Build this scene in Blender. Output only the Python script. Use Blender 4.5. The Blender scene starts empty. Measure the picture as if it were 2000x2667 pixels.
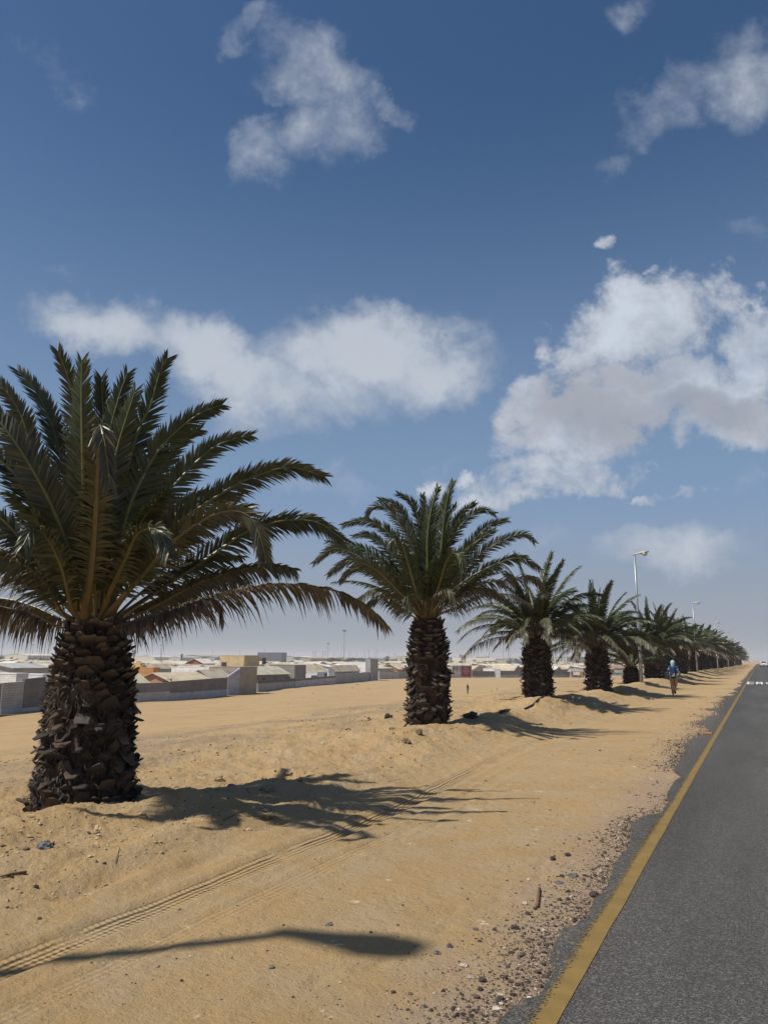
import bpy, math, random
import numpy as np
from math import sin, cos, radians, pi, sqrt, atan2, tan
from mathutils import Vector, Matrix, noise as mnoise
random.seed(7); rng = np.random.default_rng(7)
scn = bpy.context.scene; COL = scn.collection
# ------------------------------------------------------------------ camera model (road frame: X right of the road, Y along it)
EYE = np.array([0, 0, 1.65]); FP = 2000.0
YAW, PIT, ROL = radians(25.7105), radians(10.8), radians(.35)
_f = np.array([-sin(YAW)*cos(PIT), cos(YAW)*cos(PIT), sin(PIT)])
_r0 = np.array([cos(YAW), sin(YAW), 0]); _u0 = np.cross(_r0, _f)
RIGHT = _r0*cos(ROL)+_u0*sin(ROL); UP = _u0*cos(ROL)-_r0*sin(ROL)
def ray(px, py): return RIGHT*(px-1000)+UP*(1333.5-py)+_f*FP
def onz(px, py, z):
    d = ray(px, py); return EYE+d*((z-1.65)/d[2])
def atdepth(px, py, D):                     # point whose distance along the view axis is D
    return EYE+ray(px, py)*(D/FP)
cam = bpy.data.cameras.new('camera'); cam.sensor_fit = 'HORIZONTAL'; cam.sensor_width = 36; cam.lens = 36
cam.clip_end = 20000; cam.clip_start = .05
co = bpy.data.objects.new('camera', cam); COL.objects.link(co)
M = Matrix.Identity(4)
for i in range(3):
    M[i][0] = RIGHT[i]; M[i][1] = UP[i]; M[i][2] = -_f[i]; M[i][3] = EYE[i]
co.matrix_world = M; scn.camera = co
# ------------------------------------------------------------------ object helpers
def tag(o, label=None, cat=None, group=None, kind=None):
    if label: o['label'] = label
    if cat: o['category'] = cat
    if group: o['group'] = group
    if kind: o['kind'] = kind
    return o
def empty(name, loc, rz=0, **k):
    o = bpy.data.objects.new(name, None); COL.objects.link(o); o.location = Vector(loc); o.rotation_euler = (0, 0, rz)
    o.empty_display_size = .2
    return tag(o, **k)
def copy_obj(o, parent=None):
    c = o.copy(); COL.objects.link(c); c.parent = parent; return c
def copy_tree(o, parent=None):
    c = copy_obj(o, parent)
    for ch in o.children: copy_tree(ch, c)
    return c
class MB:
    def __init__(s): s.v = []; s.f = []; s.c = []; s.mi = []; s.n = 0
    def add(s, vs, fs, col=None, mi=0):
        b = s.n; s.v.extend([tuple(map(float, p)) for p in vs]); s.n += len(vs)
        s.f.extend([tuple(i+b for i in q) for q in fs]); s.mi.extend([mi]*len(fs))
        if col is None: col = (1, 1, 1)
        if isinstance(col[0], (tuple, list, np.ndarray)): s.c.extend([tuple(map(float, q)) for q in col])
        else: s.c.extend([tuple(map(float, col))]*len(vs))
    def box(s, x0, y0, z0, x1, y1, z1, col=None, mi=0):
        s.add([(x0,y0,z0),(x1,y0,z0),(x1,y1,z0),(x0,y1,z0),(x0,y0,z1),(x1,y0,z1),(x1,y1,z1),(x0,y1,z1)],
              [(0,3,2,1),(4,5,6,7),(0,1,5,4),(1,2,6,5),(2,3,7,6),(3,0,4,7)], col, mi)
    def tube(s, pts, rad, n=8, col=None, mi=0, cap=True, flat=1.0):
        pts = [np.array(p, float) for p in pts]; vs = []; fs = []; cs = []
        if not hasattr(rad, '__len__'): rad = [rad]*len(pts)
        for i, p in enumerate(pts):
            t = pts[min(i+1, len(pts)-1)]-pts[max(i-1, 0)]; t = t/(np.linalg.norm(t)+1e-9)
            a = np.array([0, 0, 1.]) if abs(t[2]) < .9 else np.array([0, 1., 0])
            x = np.cross(t, a); x /= np.linalg.norm(x); y = np.cross(x, t)
            for k in range(n):
                an = 2*pi*k/n; vs.append(p+x*cos(an)*rad[i]+y*sin(an)*rad[i]*flat)
                if col is not None and isinstance(col[0], (tuple, list, np.ndarray)): cs.append(col[i])
        for i in range(len(pts)-1):
            for k in range(n):
                a = i*n+k; b = i*n+(k+1) % n; fs.append((a, b, b+n, a+n))
        if cap: fs.append(tuple(range(n-1, -1, -1))); fs.append(tuple(range((len(pts)-1)*n, len(pts)*n)))
        s.add(vs, fs, cs if cs else col, mi)
    def lathe(s, prof, n=16, c=(0, 0, 0), col=None, mi=0):
        vs = []; fs = []
        for r, z in prof:
            for k in range(n): vs.append((c[0]+r*cos(2*pi*k/n), c[1]+r*sin(2*pi*k/n), c[2]+z))
        for i in range(len(prof)-1):
            for k in range(n): fs.append((i*n+k, i*n+(k+1) % n, (i+1)*n+(k+1) % n, (i+1)*n+k))
        fs.append(tuple(range(n-1, -1, -1))); fs.append(tuple(range((len(prof)-1)*n, len(prof)*n)))
        s.add(vs, fs, col, mi)
    def data(s, name, mats, smooth=False):
        me = bpy.data.meshes.new(name); me.from_pydata(s.v, [], s.f)
        if not isinstance(mats, (list, tuple)): mats = [mats]
        for m in mats: me.materials.append(m)
        if len(mats) > 1: me.polygons.foreach_set('material_index', s.mi)
        ca = me.color_attributes.new('Col', 'FLOAT_COLOR', 'POINT')
        arr = np.ones((len(s.v), 4), np.float32); arr[:, :3] = np.array(s.c, np.float32).reshape(-1, 3); ca.data.foreach_set('color', arr.ravel())
        if smooth: me.shade_smooth()
        me.update(); return me
    def build(s, name, mats, parent=None, smooth=False, loc=None, **k):
        o = bpy.data.objects.new(name, s.data(name, mats, smooth)); COL.objects.link(o); o.parent = parent
        if loc is not None: o.location = Vector(loc)
        return tag(o, **k)
# ------------------------------------------------------------------ materials
MATS = {}
def mat(name, col=(.5, .5, .5), rough=.8, var=.15, scale=3., bump=0., bscale=20., vcol=False, spec=.3, metal=0., trans=0., stretch=(1, 1, 1), col2=None, bump_d=.02):
    if name in MATS: return MATS[name]
    m = bpy.data.materials.new(name); m.use_nodes = True; nt = m.node_tree; N = nt.nodes; L = nt.links
    b = N['Principled BSDF']; b.inputs['Roughness'].default_value = rough; b.inputs['Metallic'].default_value = metal
    b.inputs['Specular IOR Level'].default_value = spec
    tc = N.new('ShaderNodeTexCoord'); mp = N.new('ShaderNodeMapping'); mp.inputs['Scale'].default_value = stretch
    L.new(tc.outputs['Object'], mp.inputs[0])
    nz = N.new('ShaderNodeTexNoise'); nz.inputs['Scale'].default_value = scale; nz.inputs['Detail'].default_value = 7; nz.inputs['Roughness'].default_value = .65
    L.new(mp.outputs[0], nz.inputs['Vector'])
    mr = N.new('ShaderNodeMapRange'); mr.inputs[1].default_value = .3; mr.inputs[2].default_value = .7
    mr.inputs[3].default_value = 1-var; mr.inputs[4].default_value = 1+var; L.new(nz.outputs[0], mr.inputs[0])
    mx = N.new('ShaderNodeMix'); mx.data_type = 'RGBA'; mx.blend_type = 'MULTIPLY'; mx.inputs[0].default_value = 1
    if col2 is not None:
        n2 = N.new('ShaderNodeTexNoise'); n2.inputs['Scale'].default_value = scale*.6; n2.inputs['Detail'].default_value = 5; L.new(mp.outputs[0], n2.inputs['Vector'])
        r2 = N.new('ShaderNodeMapRange'); r2.inputs[1].default_value = .45; r2.inputs[2].default_value = .6; L.new(n2.outputs[0], r2.inputs[0])
        m2 = N.new('ShaderNodeMix'); m2.data_type = 'RGBA'; m2.inputs[6].default_value = (*col, 1); m2.inputs[7].default_value = (*col2, 1)
        L.new(r2.outputs[0], m2.inputs[0]); L.new(m2.outputs[2], mx.inputs[6])
    else: mx.inputs[6].default_value = (*col, 1)
    L.new(mr.outputs[0], mx.inputs[7]); out = mx.outputs[2]
    if vcol:
        at = N.new('ShaderNodeAttribute'); at.attribute_name = 'Col'
        m3 = N.new('ShaderNodeMix'); m3.data_type = 'RGBA'; m3.blend_type = 'MULTIPLY'; m3.inputs[0].default_value = 1
        L.new(out, m3.inputs[6]); L.new(at.outputs[0], m3.inputs[7]); out = m3.outputs[2]
    L.new(out, b.inputs['Base Color'])
    if bump:
        bn = N.new('ShaderNodeTexNoise'); bn.inputs['Scale'].default_value = bscale; bn.inputs['Detail'].default_value = 6; L.new(mp.outputs[0], bn.inputs['Vector'])
        bp = N.new('ShaderNodeBump'); bp.inputs['Strength'].default_value = bump; bp.inputs['Distance'].default_value = bump_d
        L.new(bn.outputs[0], bp.inputs['Height']); L.new(bp.outputs[0], b.inputs['Normal'])
    if trans:
        tr = N.new('ShaderNodeBsdfTranslucent'); L.new(out, tr.inputs[0]); ms = N.new('ShaderNodeMixShader'); ms.inputs[0].default_value = trans
        L.new(b.outputs[0], ms.inputs[1]); L.new(tr.outputs[0], ms.inputs[2]); L.new(ms.outputs[0], N['Material Output'].inputs[0])
    MATS[name] = m; return m
def mth(N, L, op, a, b=None, c=None, clamp=False):
    n = N.new('ShaderNodeMath'); n.operation = op; n.use_clamp = clamp
    for i, x in enumerate((a, b, c)):
        if x is None: continue
        if isinstance(x, (int, float)): n.inputs[i].default_value = x
        else: L.new(x, n.inputs[i])
    return n.outputs[0]
# ------------------------------------------------------------------ terrain height
def sstep(a, b, x):
    t = np.clip((x-a)/(b-a), 0, 1); return t*t*(3-2*t)
def hash2(ix, iy, s):
    h = np.sin(ix*127.1+iy*311.7+s*74.7)*43758.5453; return h-np.floor(h)
def vnoise(x, y, s=0):
    ix = np.floor(x); iy = np.floor(y); fx = x-ix; fy = y-iy; fx = fx*fx*(3-2*fx); fy = fy*fy*(3-2*fy)
    a = hash2(ix, iy, s); b = hash2(ix+1, iy, s); c = hash2(ix, iy+1, s); d = hash2(ix+1, iy+1, s)
    return (a+(b-a)*fx)*(1-fy)+(c+(d-c)*fx)*fy-.5
def fbm(x, y, o=4, s=0):
    r = 0; a = 1.
    for i in range(o): r = r+a*vnoise(x, y, s+i*3.1); x = x*2.03+5.1; y = y*2.03+1.7; a *= .5
    return r
PALM_Y = [6.76, 16.96, 27.0, 38.2, 48.9, 60.3, 69.1, 80.7, 94.3]
while PALM_Y[-1] < 330: PALM_Y.append(PALM_Y[-1]+10.4+random.uniform(-1, 1))
def ridge(Y): return np.interp(Y, [-20, 3, 6.8, 11, 17, 22, 27, 33, 38, 44, 49, 60, 100, 200, 330, 420], [.1, .02, .0, .02, .16, .16, .36, .2, .1, .2, .25, .36, .42, .2, .05, 0])
# mounds: X, Y, radius across, radius along, height
_fr = random.Random(12)
PRINTS = []
for _q in range(7):
    _x, _y, _a = _fr.uniform(-5.6, -1.9), _fr.uniform(3.2, 9), _fr.uniform(-.5, .5)
    for _s in range(9):
        _y += .36; _x += .36*tan(_a)*.5; PRINTS.append((_x+(.07 if _s % 2 else -.07), _y, .045, .12, -.014))
MOUNDS = PRINTS+[(-4.75, 4.75, .13, .45, -.06), (-4.45, 5.6, .10, .28, -.045), (-5.1, 3.9, .14, .4, -.05), (-4.7, 7.0, .12, .3, -.04), (-5.0, 5.7, .18, .4, .05), (-4.5, 4.9, .12, .5, .035), (-4.9, 9.3, .14, .4, -.05), (-6.4, 9.4, .5, .7, -.08), (-6.5, 5.75, .42, .9, .17), (-5.95, 7.1, .3, .6, .2), (-5.7, 8.5, .4, .7, .13), (-5.35, 10.0, .45, .8, .10), (-5.15, 6.5, .3, .8, .11), (-4.85, 8.1, .25, .6, .07), (-5.5, 4.6, .4, .5, .07), (-5.0, 5.2, .5, .6, .05),
          (-6.3, 16.2, .7, 1.3, .12), (-6.6, 14.4, .8, 1.0, .14), (-6.1, 19.5, .5, 1.6, .24), (-5.4, 13.4, .4, 1.6, .1), (-5.6, 17.8, .4, 1.8, .12), (-6.2, 24.5, .8, 1.6, .22), (-5.9, 28.6, .7, 1.8, .12),
          (-6.2, 34.2, .8, 1.8, .22), (-6.0, 40.8, .9, 1.7, .22), (-6.3, 45.0, .8, 1.6, .14), (-5.6, 31.5, .6, 1.6, .1), (-6.3, 47.9, .5, .7, .18), (-6.1, 55, .9, 2, .2), (-6, 64, .8, 2, .2), (-6, 74, .8, 2, .15)]
def H(X, Y):
    X = np.asarray(X, float); Y = np.asarray(Y, float)
    rd = np.hypot(X, Y)
    sh = np.interp(X, [-8.5, -7.6, -6.4, -5.3, -4.4, -1.6, -1.2, 6.6, 7.0, 9, 400], [1, 1, 1, .35, 0, 0, 0, 0, 0, 0, 0])
    prof = np.interp(X, [-5.5, -3.0, -1.25, -1.0, 6.6, 6.8, 8, 60, 200], [-.08, -.06, -.035, -.075, -.075, -.03, -.05, -.5, -1.])
    z = prof+sh*(ridge(Y)+.07)
    for (mx, my, rx, ry, h) in MOUNDS:
        z = z+h*np.exp(-((X-mx)/rx)**2-((Y-my)/ry)**2)
    for py in PALM_Y[:9]:
        z = z-.10*np.exp(-((X+7)/.75)**2-((Y-py)/.75)**2)
    zf = np.interp(Y, [-200, 44, 72, 138, 172, 205], [-2.7, -3.0, -3.4, -4.4, -4.5, -4.6])
    k = sstep(-8.2, -34, X) if False else sstep(8.2, 36, -X)*.75+.25*np.clip((-X-8.2)/27.8, 0, 1)
    z = z*(1-k)+zf*k
    rough = np.interp(X, [-40, -12, -8.5, -6, -4.6, -3.9, -1.2, -1.0], [.0, .5, 1, 1, .45, .12, .12, 0])*np.clip(1-(rd-40)/60, 0, 1)
    z = z+rough*(.10*fbm(X*1.1, Y*1.1, 4, 1)+.05*fbm(X*3.7, Y*3.7, 3, 9)+.03*np.abs(fbm(X*11, Y*11, 3, 5)))
    z = z+sstep(9, 20, -X)*(.22*fbm(X*.09, Y*.05, 3, 21)+.06*fbm(X*.4, Y*.25, 3, 22))*np.clip(1-(rd-250)/100, 0, 1)
    # ruts of the wheels along the track
    tr = -3.92-.04*np.sin(Y*.4)-.35*sstep(7, 14, Y)
    dz = np.abs(X-tr); fade = np.clip((19-Y)/9, 0, 1)
    z = z+fade*(-.035*np.exp(-(dz/.13)**4)+.01*np.exp(-((dz-.21)/.06)**2))
    tr2 = tr+.55; d2 = np.abs(X-tr2); z = z+fade*(-.006*np.exp(-(d2/.1)**4)+.005*np.exp(-((d2-.15)/.04)**2))
    return z
def Hs(x, y): return float(H(np.array([x]), np.array([y]))[0])
def ground(px, py, z0=None):
    d = ray(px, py); t = .0008; last = t
    while t < 2:
        p = EYE+d*t
        if p[2] < Hs(p[0], p[1]): break
        last = t; t *= 1.02
    lo, hi = last, t
    for _ in range(14):
        m = (lo+hi)/2; p = EYE+d*m
        if p[2] < Hs(p[0], p[1]): hi = m
        else: lo = m
    return EYE+d*hi
# ------------------------------------------------------------------ sand sheet (fine near the camera, coarse far away, reaches the horizon)
def build_sand():
    rr = [0.6]
    while rr[-1] < 4900:
        r = rr[-1]; g = 1.0042 if 2.2 < r < 55 else (1.02 if r < 400 else 1.08)
        if r < 2.2: g = 1.06
        rr.append(r*g)
    rr = np.array(rr)
    a0 = pi/2+YAW                          # view azimuth measured from +X
    th = list(np.arange(-31.5, 31.5, .075))
    o = 31.5
    while o < 180: th.append(o); o += 3.0 if o > 60 else 1.0
    o = -31.5-1
    neg = []
    while o > -180: neg.append(o); o -= 3.0 if o < -60 else 1.0
    th = np.array(neg[::-1]+th); th = np.radians(th)+a0
    nr, na = len(rr), len(th)
    X = np.outer(rr, np.cos(th)); Y = np.outer(rr, np.sin(th))
    Z = H(X.ravel(), Y.ravel()).reshape(X.shape)
    V = np.stack([X, Y, Z], -1).reshape(-1, 3).astype(np.float32)
    i, j = np.meshgrid(np.arange(nr-1), np.arange(na), indexing='ij'); j2 = (j+1) % na
    F = np.stack([i*na+j, (i+1)*na+j, (i+1)*na+j2, i*na+j2], -1).reshape(-1, 4)
    cen = len(V); V = np.vstack([V, [[0, 0, Hs(0, 0)]]]).astype(np.float32)
    me = bpy.data.meshes.new('sand')
    nq = len(F); tri = np.array([[cen, k, (k+1) % na] for k in range(na)])
    me.vertices.add(len(V)); me.vertices.foreach_set('co', V.ravel())
    me.loops.add(nq*4+na*3); me.loops.foreach_set('vertex_index', np.concatenate([F.ravel(), tri.ravel()]).astype(np.int32))
    me.polygons.add(nq+na); st = np.concatenate([np.arange(nq)*4, nq*4+np.arange(na)*3]).astype(np.int32)
    me.polygons.foreach_set('loop_start', st); me.update(calc_edges=True); me.validate(); me.shade_smooth()
    ob = bpy.data.objects.new('sand', me); COL.objects.link(ob); tag(ob, kind='structure')
    ob['label'] = 'bare tan desert sand beside the road, rutted by tyres'
    return ob
sand = build_sand()
def sand_material():
    m = bpy.data.materials.new('sand'); m.use_nodes = True; nt = m.node_tree; N = nt.nodes; L = nt.links
    b = N['Principled BSDF']; b.inputs['Roughness'].default_value = .95; b.inputs['Specular IOR Level'].default_value = .12
    tc = N.new('ShaderNodeTexCoord'); sp = N.new('ShaderNodeSeparateXYZ'); L.new(tc.outputs['Object'], sp.inputs[0])
    X, Y, Z = sp.outputs
    def nz(scale, det=6, rough=.6, vec=None):
        n = N.new('ShaderNodeTexNoise'); n.inputs['Scale'].default_value = scale; n.inputs['Detail'].default_value = det; n.inputs['Roughness'].default_value = rough
        L.new(vec or tc.outputs['Object'], n.inputs['Vector']); return n.outputs[0]
    def mr(v, a, c, d=0., e=1.):
        n = N.new('ShaderNodeMapRange'); n.inputs[1].default_value = a; n.inputs[2].default_value = c; n.inputs[3].default_value = d; n.inputs[4].default_value = e; L.new(v, n.inputs[0]); return n.outputs[0]
    def mix(f, a, c, bt='MIX'):
        n = N.new('ShaderNodeMix'); n.data_type = 'RGBA'; n.blend_type = bt
        for k, v in ((0, f), (6, a), (7, c)):
            if isinstance(v, (int, float)): n.inputs[k].default_value = v
            elif isinstance(v, tuple): n.inputs[k].default_value = (*v, 1)
            else: L.new(v, n.inputs[k])
        return n.outputs[2]
    col = mix(mr(nz(.35, 5), .35, .65), (.45, .305, .150), (.39, .265, .132))
    col = mix(mr(nz(1.7, 5), .42, .7), col, (.42, .315, .19))
    # greyer, pebble-strewn ground just behind the palm row
    peb = mth(N, L, 'MULTIPLY', mr(X, -8.2, -9.2), mr(X, -17, -13)); peb = mth(N, L, 'MULTIPLY', peb, mr(nz(.5, 3), .42, .56))
    col = mix(mth(N, L, 'MULTIPLY', peb, .55), col, (.24, .19, .14))
    # pinkish stony verge along the asphalt
    edge = mth(N, L, 'ADD', X, mth(N, L, 'MULTIPLY', mth(N, L, 'SUBTRACT', nz(1.1, 6), .5), 1.5))
    g = mth(N, L, 'MULTIPLY', mr(edge, -1.95, -1.4), mr(X, 8.5, 7.5)); g = mth(N, L, 'MULTIPLY', g, 1.0, clamp=True)
    col = mix(mth(N, L, 'MULTIPLY', g, .6), col, (.36, .265, .20))
    # grain: dark and light grit
    v = N.new('ShaderNodeTexVoronoi'); v.inputs['Scale'].default_value = 38; L.new(tc.outputs['Object'], v.inputs['Vector'])
    sc = N.new('ShaderNodeSeparateColor'); L.new(v.outputs['Color'], sc.inputs[0])
    thr = mr(g, 0, 1, .035, .22); thr = mth(N, L, 'ADD', thr, mth(N, L, 'MULTIPLY', peb, .2))
    sel = mth(N, L, 'LESS_THAN', sc.outputs[0], thr); dot = mth(N, L, 'MULTIPLY', sel, mth(N, L, 'LESS_THAN', v.outputs['Distance'], mr(sc.outputs[1], 0, 1, .12, .34)))
    near = N.new('ShaderNodeVectorMath'); near.operation = 'LENGTH'; L.new(tc.outputs['Object'], near.inputs[0])
    nf = mr(near.outputs['Value'], 18, 40, 1., .0)
    col = mix(mth(N, L, 'MULTIPLY', mth(N, L, 'MULTIPLY', dot, .8), nf), col, (.09, .065, .05))
    fg = nz(160, 3, .7); col = mix(mr(fg, .3, .7, .0, 1.), mix(1., col, (.82, .82, .82), 'MULTIPLY'), mix(1., col, (1.14, 1.14, 1.14), 'MULTIPLY'))
    # pale crusty salt flecks lying lengthwise
    mp = N.new('ShaderNodeMapping'); mp.inputs['Scale'].default_value = (2.2, 2.2, 1); mp.inputs['Rotation'].default_value = (0, 0, .45); L.new(tc.outputs['Object'], mp.inputs[0])
    fl = mth(N, L, 'MULTIPLY', mr(nz(1.6, 3, .5, mp.outputs[0]), .66, .70), mr(nz(22, 3), .52, .6)); fl = mth(N, L, 'MULTIPLY', fl, mr(X, -5, -4.5))
    col = mix(mth(N, L, 'MULTIPLY', fl, .8), col, (.72, .62, .42))
    # scattered litter and scuffs on the open flat
    sc2 = mth(N, L, 'MULTIPLY', mr(nz(2.4, 4, .7), .68, .72), mr(X, -12, -20)); col = mix(mth(N, L, 'MULTIPLY', sc2, .5), col, (.16, .11, .07))
    mpt = N.new('ShaderNodeMapping'); mpt.inputs['Scale'].default_value = (.35, .018, 1); mpt.inputs['Rotation'].default_value = (0, 0, -.25); L.new(tc.outputs['Object'], mpt.inputs[0])
    stk = mth(N, L, 'MULTIPLY', mr(nz(2.2, 4, .6, mpt.outputs[0]), .5, .62), mr(X, -12, -22)); col = mix(mth(N, L, 'MULTIPLY', stk, .28), col, (.30, .20, .11))
    L.new(col, b.inputs['Base Color'])
    # bumps: grit, fine ripples and tyre tread
    yy = mth(N, L, 'SUBTRACT', mth(N, L, 'MULTIPLY', Y, 1.0), 0.)
    sway = mth(N, L, 'MULTIPLY', mth(N, L, 'SINE', mth(N, L, 'MULTIPLY', Y, .4)), -.04)
    shift = mth(N, L, 'MULTIPLY', N.new('ShaderNodeMapRange').outputs[0] if False else mr(Y, 7, 14), -.35)
    smr = N.new('ShaderNodeMapRange'); smr.interpolation_type = 'SMOOTHSTEP'; smr.inputs[1].default_value = 7; smr.inputs[2].default_value = 14; smr.inputs[3].default_value = 0; smr.inputs[4].default_value = -.35; L.new(Y, smr.inputs[0])
    cx = mth(N, L, 'ADD', mth(N, L, 'ADD', sway, smr.outputs[0]), -3.92)
    d = mth(N, L, 'SUBTRACT', X, cx)
    def tread(dd, w):
        inside = mth(N, L, 'LESS_THAN', mth(N, L, 'ABSOLUTE', dd), w)
        ribs = mth(N, L, 'SINE', mth(N, L, 'MULTIPLY', dd, 2*pi/.052))
        lug = mth(N, L, 'SINE', mth(N, L, 'ADD', mth(N, L, 'MULTIPLY', Y, 2*pi/.05), mth(N, L, 'MULTIPLY', mth(N, L, 'ABSOLUTE', dd), 30)))
        return mth(N, L, 'MULTIPLY', inside, mth(N, L, 'ADD', mth(N, L, 'MULTIPLY', ribs, .6), mth(N, L, 'MULTIPLY', lug, .28)))
    fd = mr(Y, 9, 17, 1., 0.)
    t1 = mth(N, L, 'MULTIPLY', tread(d, .125), fd)
    t2 = mth(N, L, 'MULTIPLY', tread(mth(N, L, 'SUBTRACT', d, .55), .09), mth(N, L, 'MULTIPLY', fd, .2))
    tt = mth(N, L, 'MULTIPLY', mth(N, L, 'ADD', t1, t2), mr(nz(1.3, 3), .35, .5))
    h = mth(N, L, 'ADD', mth(N, L, 'MULTIPLY', nz(48, 6, .75), .022), mth(N, L, 'MULTIPLY', nz(8, 6, .65), .05))
    h = mth(N, L, 'ADD', h, mth(N, L, 'MULTIPLY', nz(230, 3, .7), .004))
    h = mth(N, L, 'ADD', h, mth(N, L, 'MULTIPLY', tt, .030))
    h = mth(N, L, 'ADD', h, mth(N, L, 'MULTIPLY', dot, .006))
    bp = N.new('ShaderNodeBump'); bp.inputs['Strength'].default_value = .9; bp.inputs['Distance'].default_value = 1.; L.new(h, bp.inputs['Height']); L.new(bp.outputs[0], b.inputs['Normal'])
    return m
sand.data.materials.append(sand_material())
# ------------------------------------------------------------------ road
def asphalt_material():
    m = bpy.data.materials.new('asphalt'); m.use_nodes = True; nt = m.node_tree; N = nt.nodes; L = nt.links
    b = N['Principled BSDF']; b.inputs['Roughness'].default_value = .85; b.inputs['Specular IOR Level'].default_value = .25
    tc = N.new('ShaderNodeTexCoord')
    def nz(scale, det=5, rough=.6, vec=None):
        n = N.new('ShaderNodeTexNoise'); n.inputs['Scale'].default_value = scale; n.inputs['Detail'].default_value = det; n.inputs['Roughness'].default_value = rough
        L.new(vec or tc.outputs['Object'], n.inputs['Vector']); return n.outputs[0]
    r = N.new('ShaderNodeValToRGB'); L.new(nz(95, 4, .75), r.inputs[0]); e = r.color_ramp.elements
    e[0].position = .34; e[0].color = (.032, .031, .030, 1); e[1].position = .72; e[1].color = (.14, .132, .12, 1); k = e.new(.52); k.color = (.060, .057, .053, 1)
    mp = N.new('ShaderNodeMapping'); mp.inputs['Scale'].default_value = (1, .12, 1); L.new(tc.outputs['Object'], mp.inputs[0])
    mr = N.new('ShaderNodeMapRange'); mr.inputs[1].default_value = .35; mr.inputs[2].default_value = .65; mr.inputs[3].default_value = .82; mr.inputs[4].default_value = 1.18; L.new(nz(1.2, 4, .6, mp.outputs[0]), mr.inputs[0])
    mp2 = N.new('ShaderNodeMapping'); mp2.inputs['Scale'].default_value = (.25, 2.2, 1); L.new(tc.outputs['Object'], mp2.inputs[0])
    mr2 = N.new('ShaderNodeMapRange'); mr2.inputs[1].default_value = .62; mr2.inputs[2].default_value = .7; mr2.inputs[3].default_value = 1; mr2.inputs[4].default_value = .72; L.new(nz(.9, 5, .65, mp2.outputs[0]), mr2.inputs[0])
    a = N.new('ShaderNodeMix'); a.data_type = 'RGBA'; a.blend_type = 'MULTIPLY'; a.inputs[0].default_value = 1; L.new(r.outputs[0], a.inputs[6]); L.new(mth(N, L, 'MULTIPLY', mr.outputs[0], mr2.outputs[0]), a.inputs[7])
    vo = N.new('ShaderNodeTexVoronoi'); vo.inputs['Scale'].default_value = 120; L.new(tc.outputs['Object'], vo.inputs['Vector']); sc = N.new('ShaderNodeSeparateColor'); L.new(vo.outputs['Color'], sc.inputs[0])
    pw = mth(N, L, 'POWER', sc.outputs[0], 3.0); pk = mth(N, L, 'ADD', mth(N, L, 'MULTIPLY', pw, 1.5), .72)
    a2 = N.new('ShaderNodeMix'); a2.data_type = 'RGBA'; a2.blend_type = 'MULTIPLY'; a2.inputs[0].default_value = 1; L.new(a.outputs[2], a2.inputs[6]); L.new(pk, a2.inputs[7])
    sx = N.new('ShaderNodeSeparateXYZ'); L.new(tc.outputs['Object'], sx.inputs[0])
    wp_ = mth(N, L, 'MULTIPLY', mth(N, L, 'COSINE', mth(N, L, 'MULTIPLY', mth(N, L, 'ADD', sx.outputs[0], .1), 3.5)), .09)
    mp3 = N.new('ShaderNodeMapping'); mp3.inputs['Scale'].default_value = (.5, .22, 1); L.new(tc.outputs['Object'], mp3.inputs[0])
    nd = N.new('ShaderNodeTexNoise'); nd.inputs['Scale'].default_value = 1.5; nd.inputs['Detail'].default_value = 6; L.new(mp3.outputs[0], nd.inputs['Vector'])
    ad = N.new('ShaderNodeVectorMath'); ad.operation = 'MULTIPLY_ADD'; L.new(nd.outputs['Color'], ad.inputs[0]); ad.inputs[1].default_value = (.9, .9, 0); L.new(mp3.outputs[0], ad.inputs[2])
    ve = N.new('ShaderNodeTexVoronoi'); ve.feature = 'DISTANCE_TO_EDGE'; ve.inputs['Scale'].default_value = .9; L.new(ad.outputs[0], ve.inputs['Vector'])
    cr_ = mth(N, L, 'MULTIPLY', mth(N, L, 'LESS_THAN', ve.outputs['Distance'], .006), mth(N, L, 'GREATER_THAN', nz(.8, 3), .52))
    lum = mth(N, L, 'SUBTRACT', mth(N, L, 'ADD', 1.16, wp_), mth(N, L, 'MULTIPLY', cr_, .45))
    a3 = N.new('ShaderNodeMix'); a3.data_type = 'RGBA'; a3.blend_type = 'MULTIPLY'; a3.inputs[0].default_value = 1; L.new(a2.outputs[2], a3.inputs[6]); L.new(lum, a3.inputs[7])
    ms_ = N.new('ShaderNodeMapRange'); ms_.inputs[1].default_value = -.6; ms_.inputs[2].default_value = -1.5; L.new(sx.outputs[0], ms_.inputs[0])
    ds = mth(N, L, 'MULTIPLY', mth(N, L, 'GREATER_THAN', mth(N, L, 'ADD', nz(26, 6, .75), mth(N, L, 'MULTIPLY', ms_.outputs[0], .10)), .65), .55)
    a4 = N.new('ShaderNodeMix'); a4.data_type = 'RGBA'; L.new(ds, a4.inputs[0]); L.new(a3.outputs[2], a4.inputs[6]); a4.inputs[7].default_value = (.33, .24, .14, 1)
    L.new(a4.outputs[2], b.inputs['Base Color'])
    bp = N.new('ShaderNodeBump'); bp.inputs['Strength'].default_value = .8; bp.inputs['Distance'].default_value = .004; L.new(nz(95, 4, .75), bp.inputs['Height']); L.new(bp.outputs[0], b.inputs['Normal'])
    return m
ASPH = asphalt_material()
edge_px = [(1180,2750),(1235,2720),(1295,2667),(1336,2619),(1412,2590),(1449,2515),(1431,2479),(1467,2425),(1535,2388),(1544,2343),(1584,2312),(1603,2244),(1639,2203),(1648,2144),(1675,2126),(1724,2117),(1747,2081),(1738,2067),(1752,2040),(1779,2018),(1757,2005),(1779,1964),(1790,1950)]
E0 = [tuple(onz(x, y, 0)[:2]) for x, y in edge_px]
edge = []
yy = -3
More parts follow.
